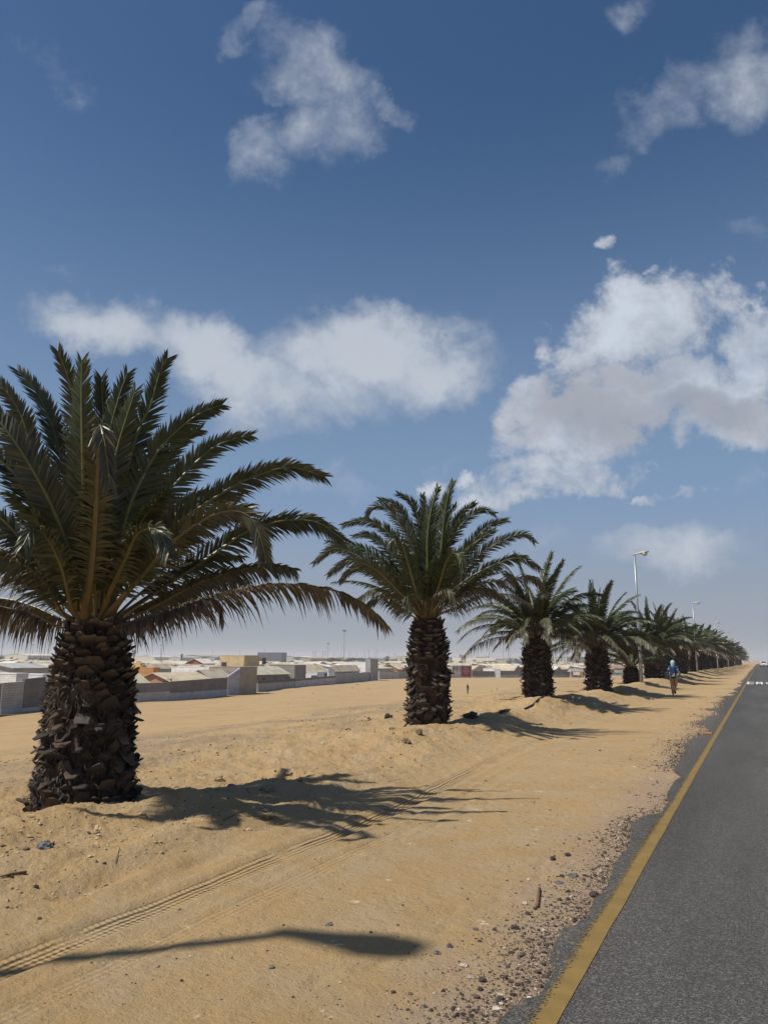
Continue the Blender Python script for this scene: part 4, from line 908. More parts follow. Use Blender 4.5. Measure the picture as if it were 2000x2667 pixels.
wallrun(1440.5, 1765, 1485, 1764.5, 1745, 1744, 'dark block wall between the third and fourth palm trunks', LGR, (.24,.23,.22), (1758, 1757))
wallrun(1521, 1765, 1620, 1765, 1754, 1754, 'low dark wall behind the fourth palm trunk', LGR, DGR, (1760, 1760))
wallrun(1620.5, 1765, 1760, 1763, 1754, 1753, 'pale wall glimpsed between the trunks near the walker', (.48,.48,.48))
# lilac gateway with pillars and small canopy
Pg = ground(1486, 1765); Pg2 = ground(1520, 1765); d_ = Pg2-Pg; d_[2] = 0; Lg_ = np.linalg.norm(d_); gt = empty('gateway', Pg, atan2(d_[1], d_[0]), label='lilac gateway with pillars and a small pitched canopy between palm trunks', cat='gateway')
for x in (0, .9, Lg_-.9-.35, Lg_-.35): mb = MB(); mb.box(x, 0, -1, x+.35, .35, 1.9); mb.build('pillar', wmat((.45,.43,.47)), gt)
mb = MB(); mb.box(1.3, .05, -1, Lg_-1.3, .2, .75); mb.build('gate_panel', wmat((.42,.41,.44)), gt)
mb = MB(); mb.box(-.2, -.3, 1.92, Lg_+.2, 1.5, 2.05); mb.add([(-.2,-.3,2.06),(Lg_+.2,-.3,2.06),(Lg_-.8,.9,3.0),(.8,.9,3.0),(-.2,1.5,2.06),(Lg_+.2,1.5,2.06)], [(0,1,2,3),(0,3,4),(1,5,2),(3,2,5,4)]); mb.build('canopy', rmat((.40,.37,.33)), gt)
# painted sign wall
Pa = ground(1177, 1765.5); Pb = ground(1229, 1765.2); d_ = Pb-Pa; d_[2] = 0; Ls = np.linalg.norm(d_); zt_ = zat(Pa, 1733.5)-Pa[2]
sg = empty('sign_wall', Pa, atan2(d_[1], d_[0]), label='white wall painted with big black letters beside a red notice board', cat='sign')
mb = MB(); mb.box(0, 0, -1, Ls*.455, .2, zt_); mb.box(Ls*.965, 0, -1, Ls, .2, zt_-.1); mb.build('white_panel', wmat((.62,.61,.58)), sg)
mb = MB(); mb.box(Ls*.46, -.02, -.1, Ls*.96, .18, zt_-.05); rbd = mb.build('red_board', mat('red_board', (.30,.03,.045), .6, .1, 2), sg)
BL = mat('black_paint', (.015,.015,.016), .7, .2, 3); k = Ls*.455
mb = MB(); z1_, h_ = zt_-.35, zt_*.42
def bar(x0, z0, x1, z1): mb.box(x0*k, -.012, z0, x1*k, -.002, z1)
bar(.12, z1_-h_, .20, z1_); bar(.20, z1_-.28, .36, z1_); bar(.30, z1_-h_*.55, .38, z1_-.28); bar(.20, z1_-h_*.6, .36, z1_-h_*.45)
bar(.50, z1_-h_, .57, z1_); bar(.57, z1_-.26, .74, z1_); bar(.57, z1_-h_*.62, .72, z1_-h_*.45); bar(.82, z1_-h_, .88, z1_)
for (x, w_, l) in ((.12,.08,.75),(.5,.05,.8),(.34,.03,.3),(.82,.055,.7),(.66,.03,.35)): mb.add([(x*k,-.008,z1_-h_*.9),((x+w_)*k,-.008,z1_-h_*.9),((x+w_*.5)*k,-.008,z1_-h_-l)], [(0,2,1)])
mb.build('letters', BL, sg)
mb = MB(); r = random.Random(3); bw = Ls*.5; x0_ = Ls*.46
rows_ = [(.92,.78,.09),(.80,.42,.05),(.72,.46,.05),(.63,.62,.05),(.545,.58,.05),(.46,.66,.05),(.37,.48,.05),(.29,.34,.05)]
for (zz, ww, hh) in rows_:
    x = x0_+bw*(.5-ww/2)
    while x < x0_+bw*(.5+ww/2)-.05:
        l = r.uniform(.12, .42); l = min(l, x0_+bw*(.5+ww/2)-x); mb.box(x, -.032, zt_*zz-.03, x+l, -.022, zt_*zz+hh*1.6); x += l+.07
for q, (a, b) in enumerate(((.06,.15),(.17,.26),(.28,.36),(.44,.53),(.55,.63),(.65,.74),(.80,.86),(.87,.93),(.94,.99))): mb.box(x0_+bw*a, -.032, .05, x0_+bw*b-.03, -.022, .42)
mb.build('printed_lines', mat('sign_lettering', (.62,.5,.5), .7, .1, 3), rbd)
# tall grey pillar-like wall and tan building on the wall line
def pbox(pxL, pxR_, pb, pt, D, depth, wc, label, name='building', cat='building', **k):
    C = atdepth(pxL, pt, D); L_ = abs(solve_dir(C, (0, 1, 0), pxR_)); zg_ = zat(C, pb); OCC.append((C[0]-depth-2, C[1]-1, C[0]+1, C[1]+L_+1))
    return house(C[0]-depth, C[1], depth, L_, zg_, C[2]-zg_, 'flat', 0, wc, (.4,.38,.34), label, cat=cat, name=name, **k)
Dt = (ground(625, 1808)-EYE)@_f
pbox(625.5, 670, 1808, 1739, Dt+.3, 5, (.36,.31,.25), 'windowless tan rendered block standing on the wall line')
Dp = (ground(965, 1773)-EYE)@_f
pbox(965, 985, 1772, 1718, Dp, 1.6, (.36,.36,.37), 'tall grey pillar-like wall rising left of the brick house', wins=())
# identified houses
phouse(358, 442, 548, 1774, 1754, 97, 'gableY', (.44,.22,.16), (.57,.48,.34), 'pink-gabled house with cream corrugated roof right of the first palm', wins=[('Y', 4.6, 2.05, .25, .4), ('Y', 5.1, 2.05, .25, .4), ('Y', 5.6, 2.05, .25, .4)])
phouse(262, 318, 382, 1779, 1757, 90, 'gableY', (.6,.55,.45), (.55,.48,.35), 'pale roofed house touching the right side of the first palm trunk')
phouse(492, 548, 600, 1765, 1746, 112, 'gableY', (.5,.42,.33), (.44,.40,.30), 'low house with olive-grey roof below the salmon parapet')
phouse(447, 545, 550, 1739.5, 0, 124, 'flat', (.76,.77,.78), (.5,.5,.48), 'bright white parapet wall behind the cream roof', wins=(), name='building', cat='building')
phouse(549, 624, 627, 1740, 0, 120, 'flat', (.55,.27,.2), (.4,.35,.3), 'salmon pink parapet left of the tan block', wins=(), name='building', cat='building')
phouse(573, 636, 676, 1708.5, 0, 165, 'flat', (.56,.44,.26), (.4,.35,.3), 'two-storey mustard yellow house rising above all roofs', wins=[('X', 7.5, 4.6, 1.5, 1.4), ('Y', 1.2, 3., 1.3, 2.)])
phouse(560, 632, 753, 1758, 1737.5, 128, 'gableY', (.22,.2,.19), (.52,.47,.36), 'dark-walled house with ribbed grey-cream roof right of the tan block', wins=[('X', 7, 1.4, 1.1, .5), ('X', 11, 1.4, 1.1, .5), ('X', 16, 1.4, 1.6, .5)])
phouse(702, 768, 797, 1733.5, 0, 172, 'flat', (.27,.26,.24), (.3,.3,.28), 'mottled bare concrete compound in the middle of the township', wins=(), name='building', cat='building')
phouse(755, 799, 852, 1750, 1732.5, 186, 'gableY', (.6,.6,.6), (.57,.48,.34), 'white house with beige roof right of the bare concrete compound')
phouse(799, 826, 853, 1752, 0, 181, 'flat', (.66,.67,.7), (.6,.6,.6), 'small white flat-roofed annex with a dark window', wins=[('X', 4, 1.2, 1.3, 1.2)], doors=[('Y', 2.2, 1.8, 2.)])
phouse(816, 856, 860, 1738, 1727, 200, 'mono', (.74,.74,.73), (.7,.7,.68), 'white gable wall sloping down behind the small annex', wins=())
phouse(850, 872, 936, 1747, 1733.5, 205, 'gableY', (.25,.27,.3), (.57,.48,.34), 'house with pale cream roof and dark eaves left of the white parapet')
phouse(904, 965, 969, 1725.5, 0, 242, 'flat', (.76,.77,.78), (.6,.6,.6), 'long white parapet left of the tall grey pillar', wins=(), name='building', cat='building')
phouse(993, 1037, 1066, 1743, 1731, 268, 'gableY', (.42,.2,.1), (.62,.52,.38), 'orange brick house with peach roof left of the second palm', wins=[('Y', 8.5, 1.2, .8, 1.3)])
phouse(977, 1000, 1012, 1740, 1728, 300, 'gableY', (.5,.3,.2), (.7,.68,.62), 'white-roofed house peeping over the brick house')
phouse(1160, 1202, 1206, 1732.5, 0, 300, 'flat', (.76,.76,.75), (.6,.6,.6), 'white box building behind the painted letters', wins=(), name='building', cat='building')
phouse(1196, 1229, 1262, 1745, 1734.5, 292, 'gableX', (.6,.5,.4), (.57,.48,.34), 'beige-roofed house right behind the red board')
phouse(1252, 1275, 1290, 1742, 1734, 315, 'gableY', (.62,.42,.24), (.57,.48,.34), 'house with a small peach gable under a beige roof')
phouse(1258, 1287, 1289, 1742, 0, 285, 'flat', (.76,.76,.75), (.6,.6,.6), 'low white wall block right of the peach gable', wins=(), name='building', cat='building')
phouse(1280, 1337, 1358, 1747, 1733.5, 296, 'gableX', (.24,.21,.19), (.57,.48,.34), 'long beige-roofed house with a dark gable end left of the third palm')
phouse(1352, 1385, 1400, 1746, 1736, 320, 'gableY', (.4,.2,.17), (.24,.09,.075), 'dark red roofed house beside the third palm trunk')
phouse(334, 400, 404, 1741, 0, 126, 'flat', (.50,.25,.1), (.5,.35,.2), 'long orange parapet behind the pink gable', wins=(), name='building', cat='building')
phouse(369, 389, 450, 1740, 1730.5, 150, 'gableY', (.34,.42,.46), (.57,.48,.34), 'pale blue gabled house with beige roof behind the orange parapet')
phouse(320, 366, 369, 1728.5, 0, 175, 'flat', (.66,.46,.2), (.6,.45,.25), 'bright mustard wall behind the first palm trunk edge', wins=(), name='building', cat='building')
phouse(452, 469, 500, 1737, 1732, 170, 'gableY', (.4,.32,.2), (.57,.48,.34), 'small tan gable left of the mustard two-storey house')
phouse(485, 529, 560, 1728, 1716.5, 215, 'gableY', (.34,.13,.09), (.66,.62,.55), 'dark brick gable with whitish roof left of the mustard house')
phouse(-30, 43, 46, 1757, 0, 80, 'flat', (.78,.78,.76), (.7,.7,.68), 'sunlit white block wall at the left edge behind the grey wall', wins=(), name='building', cat='building', blocks=True)
phouse(46, 112, 115, 1759, 0, 84, 'flat', (.78,.78,.76), (.7,.7,.68), 'sunlit white parapet between the left edge and first palm', wins=(), name='building', cat='building')
phouse(-60, 35, 130, 1741, 1736, 100, 'gableY', (.42,.42,.41), (.40,.41,.40), 'low grey house with flat-pitched roof at the far left', wins=[('Y', 12, 1.6, 1.2, 1.)])
# large far buildings
ZF = -4.6
phouse(671, 734, 747, 1700, 0, 1080, 'flat', (.055,.075,.09), (.3,.32,.33), 'large dark slate-grey shed on the skyline', zg=ZF, wins=(), name='warehouse', cat='warehouse')
phouse(1176, 1293, 1298, 1715, 0, 1350, 'flat', (.70,.66,.52), (.6,.58,.5), 'very long cream warehouse between second and third palms', zg=ZF, wins=(), name='warehouse', cat='warehouse')
phouse(1033, 1068, 1075, 1709, 0, 1150, 'flat', (.24,.30,.2), (.3,.32,.25), 'long green industrial shed left of the second palm', zg=ZF, wins=(), name='warehouse', cat='warehouse')
phouse(1240, 1262, 1275, 1711, 0, 2100, 'flat', (.2,.22,.26), (.3,.3,.3), 'blue-grey works building on the horizon above the cream warehouse', zg=ZF, wins=(), name='factory', cat='factory')
phouse(1150, 1174, 1177, 1712, 0, 1000, 'flat', (.2,.2,.2), (.3,.3,.3), 'dark shed beside the second palm trunk', zg=ZF, wins=(), name='warehouse', cat='warehouse')
phouse(1290, 1318, 1330, 1721, 0, 700, 'flat', (.42,.42,.36), (.45,.45,.4), 'grey-green hall in front of the cranes', zg=ZF, wins=(), name='warehouse', cat='warehouse')
phouse(440, 470, 520, 1712.5, 1710.5, 900, 'gableY', (.45,.45,.45), (.6,.6,.58), 'long pale low warehouse left of the mustard house', zg=ZF, wins=(), name='warehouse', cat='warehouse')
phouse(540, 560, 573, 1712, 1710, 1000, 'gableY', (.3,.32,.35), (.35,.38,.4), 'grey curved-roof hall left of the mustard house', zg=ZF, wins=(), name='warehouse', cat='warehouse')
phouse(748, 765, 785, 1711, 1708.5, 1050, 'gableY', (.4,.42,.43), (.5,.52,.53), 'pale grey hall right of the dark slate shed', zg=ZF, wins=(), name='warehouse', cat='warehouse')
phouse(1423, 1436, 1440, 1713, 0, 800, 'flat', (.60,.38,.24), (.5,.4,.3), 'peach coloured block left of the apartment building', zg=ZF, wins=[('Y', 3, 5, 1.5, 1.), ('Y', 8, 5, 1.5, 1.), ('Y', 3, 2, 1.5, 1.), ('Y', 8, 2, 1.5, 1.)], name='building', cat='building')
# apartment block
Cb = atdepth(1474, 1710.5, 880); Wb = abs(solve_dir(Cb, (-1, 0, 0), 1437)); Lb = abs(solve_dir(Cb, (0, 1, 0), 1548)); hb_ = Cb[2]-ZF
wn = []
for i in range(3):
    z = 1.2+i*hb_/3.05
    for j in range(5): wn.append(('Y', Wb*(.1+.2*j), z, Wb*.07, 1.5))
    for j in range(9): wn.append(('X', Lb*(.06+.11*j), z, Lb*.075, 1.7))
ab = house(Cb[0]-Wb, Cb[1], Wb, Lb, ZF, hb_, 'flat', 0, (.42,.46,.44), (.5,.5,.48), 'three-storey grey-green apartment block seen between third and fourth palms', cat='apartment block', wins=wn, name='apartment_block')
for j in range(6): mb = MB(); x = Wb*(.0+.195*j); mb.box(x, -.5, -1, x+.9, -.003, hb_-.3); mb.build('column', wmat((.62,.64,.62)), ab)
for a in (.28, .82): mb = MB(); mb.box(Wb+.003, Lb*a, -1, Wb+.6, Lb*(a+.045), hb_-.2); mb.build('brick_tower', wmat((.42,.13,.08)), ab)
mb = MB(); mb.box(Wb+.06, .5, hb_-1.0, Wb+1.2, Lb*.27, hb_-.35); mb.box(Wb+.06, Lb*.34, hb_-1.0, Wb+1.2, Lb*.8, hb_-.35); mb.build('balcony_fascia', wmat((.66,.62,.52)), ab)
# chimneys, cranes, masts, power poles
MET = mat('mast_steel', (.16,.17,.18), .5, .1, 4, metal=.3)
for k_, (px, pt, w_) in enumerate(((1199, 1705, 3.2), (1206.5, 1706, 3.6))):
    P = atdepth(px, pt, 1700); h = P[2]-ZF; mb = MB(); mb.lathe([(w_*1.15, 0), (w_, h*.3), (w_, h*.8), (w_*1.05, h)], 14)
    mb.build('silo', wmat((.22,.22,.24)), loc=(P[0], P[1], ZF), label=('narrower left' if k_ == 0 else 'wider right')+' one of two grey silos above the cream warehouse', cat='silo')
def mast(px, pt, D, label, hw=.32, name='floodlight_mast'):
    P = atdepth(px, pt, D); zb_ = Hs(P[0], P[1]); h = P[2]-zb_; root = empty(name, (P[0], P[1], zb_), label=label, cat='mast', group='tall floodlight masts over the township')
    mb = MB(); mb.lathe([(hw*D/900*1., -.5), (hw*.45*D/900, h)], 8); mb.build('pole', MET, root)
    mb = MB(); R_ = h*.045; mb.lathe([(R_, h-.05), (R_*1.05, h+.25), (R_*.4, h+.5)], 10)
    for q in range(6): a = q*pi/3; mb.box(cos(a)*R_-.35, sin(a)*R_-.35, h-.8, cos(a)*R_+.35, sin(a)*R_+.35, h-.1)
    mb.build('lamp_ring', MET, root)
for (px, pt, D, lb) in ((10, 1642, 560, 'tall floodlight mast at the far left edge'), (73, 1673, 900, 'left one of a pair of distant masts left of the first palm'), (87, 1679, 980, 'right one of a pair of distant masts left of the first palm'),
   (424, 1659.5, 780, 'floodlight mast behind the hanging dead palm strand'), (420, 1680, 1100, 'shorter mast just left of the one behind the hanging strand'), (897, 1642.5, 620, 'tallest floodlight mast standing clear left of the second palm'),
   (855, 1676, 900, 'thinner floodlight mast left of the tallest one'), (1155, 1664.5, 900, 'mast top peeping out right of the second palm trunk'), (125, 1691, 1500, 'faint small mast beside the first palm trunk'), (128, 1693, 1600, 'faintest small mast beside the first palm trunk')): mast(px, pt, D, lb)
def pylon(px, pt, D, label, arms=3):
    P = atdepth(px, pt, D); h = P[2]-ZF; root = empty('power_pole', (P[0], P[1], ZF), label=label, cat='power pole', group='power poles along the skyline'); s = D/2000
    mb = MB(); mb.lathe([(.55*s, 0), (.35*s, h)], 6); mb.build('pole', MET, root)
    mb = MB()
    for q in range(arms): mb.box(-2.4*s, -.2*s, h*(.97-.11*q)-.2*s, 2.4*s, .2*s, h*(.97-.11*q)+.2*s)
    mb.build('cross_arm', MET, root)
PY = [(816,1696,1000,'leftmost power pole beside its twin'),(822,1695,980,'power pole with three arms, second from the left'),(841,1697,1000,'power pole with three arms left of the thinner mast'),(848,1696,1050,'slim power pole touching the thinner mast'),
 (870,1698,2000,'far power pole between the two floodlight masts, left'),(889,1699,2200,'far power pole just left of the tallest mast'),(911,1698,2000,'far power pole just right of the tallest mast'),(930,1700,2200,'faint power pole, second right of the tallest mast'),(950,1700,2200,'faint power pole left of the dark-armed pair'),
 (961,1692,1500,'taller dark power pole left of the grey pillar'),(983,1692,1500,'taller dark power pole above the grey pillar'),(977,1699,2300,'faint power pole between the two taller ones'),(1013,1699,2300,'faint power pole left of the double pole'),(1027,1700,2200,'left half of the double pole near the second palm'),(1030,1700,2200,'right half of the double pole near the second palm'),
 (690,1690,2300,'faint pole above the dark slate shed'),(766,1696,2300,'faint pole right of the dark slate shed'),(555,1693,2300,'faint pole left of the mustard house'),(625,1693,2300,'faint pole above the mustard house'),(1323,1683,900,'lattice pole behind the hanging third palm frond'),(1327,1685,950,'second lattice pole behind the hanging third palm frond'),(1310,1690,1200,'crane-like pole left of the lattice poles')]
for q in PY: pylon(*q)
P = atdepth(1272, 1710, 2000); mb = MB(); mb.tube([(0,0,0),(3.4,0,7),(6.4,0,12.5)], [.9,.7,.4], 6); mb.box(-2,-2,ZF-P[2]-.5,2,2,.5); mb.build('crane', MET, loc=P, label='slanting crane boom on the horizon', cat='crane')
# trees of the township
TL = mat('tree_leaf', (1,1,1), .8, .25, 2, vcol=True)
def clump(mb, c, rx, rz, n, sz, rr, col):
    for i in range(n):
        a = rr.uniform(0, 2*pi); u = rr.uniform(-1, 1); q = rr.random()**.45; s_ = sqrt(1-u*u); p = np.array([c[0]+cos(a)*s_*rx*q, c[1]+sin(a)*s_*rx*q, c[2]+u*rz*q])
        k = rr.uniform(.6, 1.3); v = [p+np.array([rr.uniform(-1, 1), rr.uniform(-1, 1), rr.uniform(-1, 1)])*sz*k for _ in range(4)]
        mb.add(v, [(0, 1, 2), (0, 2, 3)], tuple(x*rr.uniform(.6, 1.4) for x in col))
def tree(px, pt, pb, wpx, D, label, kind='bush', grp=None):
    P = atdepth(px, pt, D); zg = ZF if D > 250 else Hs(P[0], P[1]); h = P[2]-zg; w_ = wpx*D/FP; rr = random.Random(int(px*13)); root = empty('tree' if kind != 'fan' else 'fan_palm', (P[0], P[1], zg), label=label, cat='tree', group=grp)
    tr_ = MB(); cr = MB()
    if kind == 'fan':
        tr_.tube([(0,0,-.3),(.1,0,h*.5),(0,0,h-w_*.4)], [w_*.12,w_*.09,w_*.08], 7); clump(cr, (0,0,h-w_*.42), w_*.5, w_*.45, 90, w_*.13, rr, (.05,.065,.035)); clump(cr, (0,0,h-w_*.95), w_*.28, w_*.5, 60, w_*.1, rr, (.09,.075,.05))
    elif kind == 'cone':
        tr_.tube([(0,0,-.3),(0,0,h*.8)], [w_*.06,w_*.03], 6)
        for q in range(7): clump(cr, (0,0,h*(.12+.125*q)), w_*(.5-.06*q), h*.1, 60, w_*.1, rr, (.035,.05,.03))
    else:
        tr_.tube([(0,0,-.3),(w_*.03,0,h*.35),(0,0,h*.6)], [w_*.04,w_*.03,w_*.02], 6)
        for s_ in (-1, 1): tr_.tube([(0,0,h*.3),(s_*w_*.2,w_*.1*s_,h*.65)], [w_*.025,w_*.012], 5)
        for q in range(7): clump(cr, (rr.uniform(-.32,.32)*w_, rr.uniform(-.32,.32)*w_, h*rr.uniform(.5,.8)), w_*.24, h*.24, 90, w_*.035, rr, (.045,.06,.038))
    tr_.build('trunk', mat('tree_bark', (.12,.09,.07), .9, .2, 5), root); cr.build('crown', TL, root)
TREES = [(5,1709,0,14,560,'dark bushy palm beside the leftmost mast','fan'),(30,1710.5,0,8,560,'small lone fan palm left of the pair of masts','fan'),(46,1713,0,13,560,'rounded bush right of the small lone fan palm','bush'),
 (67,1716,0,22,520,'dark bush below the left distant mast','bush'),(84,1712,0,26,560,'dense bush below the right distant mast','bush'),(104,1713,0,24,520,'grey-green bush right of the pair of masts','bush'),(124,1714,0,26,470,'grey-green bush touching the first palm trunk','bush'),
 (318,1703.5,0,10,330,'pale small fan palm nearest the first palm trunk','fan'),(331,1699,0,13,330,'pointed dark conifer between two fan palms','cone'),(350,1693,0,13,300,'tallest fan palm of the township','fan'),(474,1703.5,0,10,520,'lone round-headed fan palm between masts and mustard house','fan'),
 (868,1712,0,36,800,'broad dark tree left of the tallest mast','bush'),(884,1713,0,30,850,'broad dark tree behind the tallest mast','bush'),(912,1713,0,28,800,'dark tree right of the tallest mast','bush'),(926,1714,0,22,800,'smaller dark tree second right of the tallest mast','bush'),(947,1714,0,20,800,'dark tree below the dark-armed poles','bush'),(965,1711,0,12,700,'small round dark tree left of the grey pillar','bush'),
 (1008,1709,0,16,800,'dark palm-like tree right of the grey pillar','fan'),(1046,1716,0,14,700,'small tree left of the green shed','bush'),(1245,1719,0,12,520,'leftmost of the trees in front of the cream warehouse','bush'),(1259,1718.5,0,17,520,'widest of the trees in front of the cream warehouse','bush'),(1277,1720,0,15,520,'third tree in front of the cream warehouse','bush'),(1292,1720,0,12,520,'rightmost tree in front of the cream warehouse','bush'),
 (1330,1711,0,14,650,'dark tree behind the hanging frond of the third palm','bush'),(1345,1714,0,20,650,'dark tree left of the third palm trunk','bush')]
for (px, pt, _, w_, D, lb, kd) in TREES: tree(px, pt, 0, w_, D, lb, kd, 'trees of the township')
# the sea of small houses behind
wp = sorted(WPTS); wx_ = np.array([a for a, b in wp]); wd_ = np.array([b for a, b in wp])
WC = [((.70,.69,.66),'white'),((.62,.52,.38),'cream'),((.45,.26,.17),'salmon'),((.36,.40,.42),'pale blue'),((.34,.33,.31),'grey'),((.42,.20,.11),'brick'),((.58,.44,.24),'ochre')]
RC = [((.57,.48,.34),'beige'),((.66,.58,.43),'cream'),((.46,.43,.36),'grey'),((.68,.66,.62),'white'),((.30,.19,.14),'rust red')]
rr = random.Random(77); nf_ = 0; PROTO = {}
cand = []
gx = -60.
for i in range(60):
    for j in range(70):
        x = -60-i*15.5; y = 60+j*(17 if j < 30 else 20)
        x += rr.uniform(-2, 2); y += rr.uniform(-2.5, 2.5); px, py, z = proj((x, y, -3)); 
        if px < -60 or px > 1800 or z < 60: continue
        bad = False
        for (ax, ay) in ((0, 0), (10, 0), (10, 13), (0, 13)):
            qx, _, qz = proj((x+ax, y+ay, -3)); bad |= qz < np.interp(qx, wx_, wd_)+4
        if bad or z < np.interp(px, wx_, wd_)+10: continue
        if any(x+9 > a and x < c and y+11 > b and y < d for a, b, c, d in OCC): continue
        cand.append((z, x, y))
for j in range(14):
    for i in range(9):
        x = -52+i*5.2*3-100+rr.uniform(-2, 2); y = 292+j*19+rr.uniform(-2, 2)
cand.sort(); cand = [c for c in cand if c[0] < 420 or rr.random() < .35][:285]
for z, x, y in cand:
    wi, ri = rr.randrange(7), rr.choice((0, 0, 0, 0, 1, 1, 1, 2, 2, 2, 3, 3, 4)); kd = rr.choice(('gableY', 'gableY', 'gableX', 'gableX', 'hip', 'mono')); big = rr.random() < .06
    key = (wi, ri, kd, z < 260)
    lb = '%s-walled house with %s roof among the %s township roofs' % (WC[wi][1], {'gableY':'gabled','gableX':'side-gabled','hip':'hipped','mono':'lean-to'}[kd]+' '+RC[ri][1], 'nearer' if z < 260 else 'far')
    if key not in PROTO:
        W_, L_ = rr.uniform(7, 9.5), rr.uniform(8.5, 12.5); he_ = rr.uniform(2.5, 2.9)
        o = house(x, y, W_, L_, Hs(x+4, y+4), he_, kd, rr.uniform(1.0, 1.5), WC[wi][0], RC[ri][0], lb, wins=[('X', L_*.3, 1.1, 1.2, .9), ('X', L_*.72, 1.1, 1.2, .9), ('Y', W_*.5, 1.1, 1.2, .9)] if z < 260 else (), doors=[('X', L_*.5, .9, 2.)] if z < 260 else (), group='%s %s township houses' % (WC[wi][1], RC[ri][1]), base_extra=1.2)
        PROTO[key] = o
    else:
        o = copy_tree(PROTO[key]); o.location = (x, y, Hs(x+4, y+4)); s = rr.uniform(.9, 1.1); o.scale = (s, s*rr.uniform(.9, 1.15), s*rr.uniform(.92, 1.1))
# hazy industrial fringe before the horizon
rr = random.Random(5); FP_ = {}
for q in range(64):
    px = -40+q*26+rr.uniform(-8, 8); D = rr.uniform(800, 2600); P = atdepth(px, 1712, D); wi = rr.randrange(4); colr = [(.45,.45,.43),(.60,.57,.48),(.25,.27,.28),(.36,.32,.26)][wi]
    if wi not in FP_: FP_[wi] = house(P[0], P[1], 38, 55, ZF, 6, 'gableY', 1.6, colr, tuple(x*1.1 for x in colr), ('distant low %s industrial hall near the horizon' % ('grey', 'cream', 'dark grey', 'brownish')[wi]), cat='warehouse', name='warehouse', group='%s distant industrial halls' % ('grey', 'cream', 'dark grey', 'brownish')[wi]); o = FP_[wi]
    else: o = copy_tree(FP_[wi])
    o.location = (P[0], P[1], ZF); o.scale = (rr.uniform(.5, 1.5), rr.uniform(.5, 1.6), rr.uniform(.55, 1.25)*(1 if D < 1500 else 1.15))
BT = None
for q in range(90):
    px = -40+q*18.5+rr.uniform(-8, 8); D = rr.uniform(620, 1900); P = atdepth(px, 1714, D)
    if BT is None:
        tree(700, 1714, 0, 16, 900, 'distant dark bush low on the hazy skyline', 'bush', 'distant bushes along the skyline'); BT = [o for o in bpy.data.objects if o.get('label') == 'distant dark bush low on the hazy skyline'][0]; o = BT
    else: o = copy_tree(BT)
    o.location = (P[0], P[1], ZF); s = rr.uniform(.5, 1.5); o.scale = (s*1.2, s*1.2, s*.85); o.rotation_euler = (0, 0, rr.uniform(0, 6))
# beyond the end of the road: pale wall and dark bushes
P = atdepth(1974, 1735, 420); mb = MB(); mb.box(-3, 0, -3, 14, .3, .9); mb.box(-3, 0, .9, -2.7, 20, 1.0); mb.build('low_wall', wmat((.6,.58,.54)), loc=(P[0]-2, P[1], P[2]-.9), label='low pale wall beyond the end of the palm row', cat='wall')
for k_, (px, pt, w_) in enumerate(((1974, 1724, 14), (1988, 1725, 12), (2003, 1723, 16))): tree(px, pt, 0, w_, 520, ('left', 'middle', 'right')[k_]+' one of three dark bushes on the horizon beyond the car', 'bush', 'bushes at the end of the road')
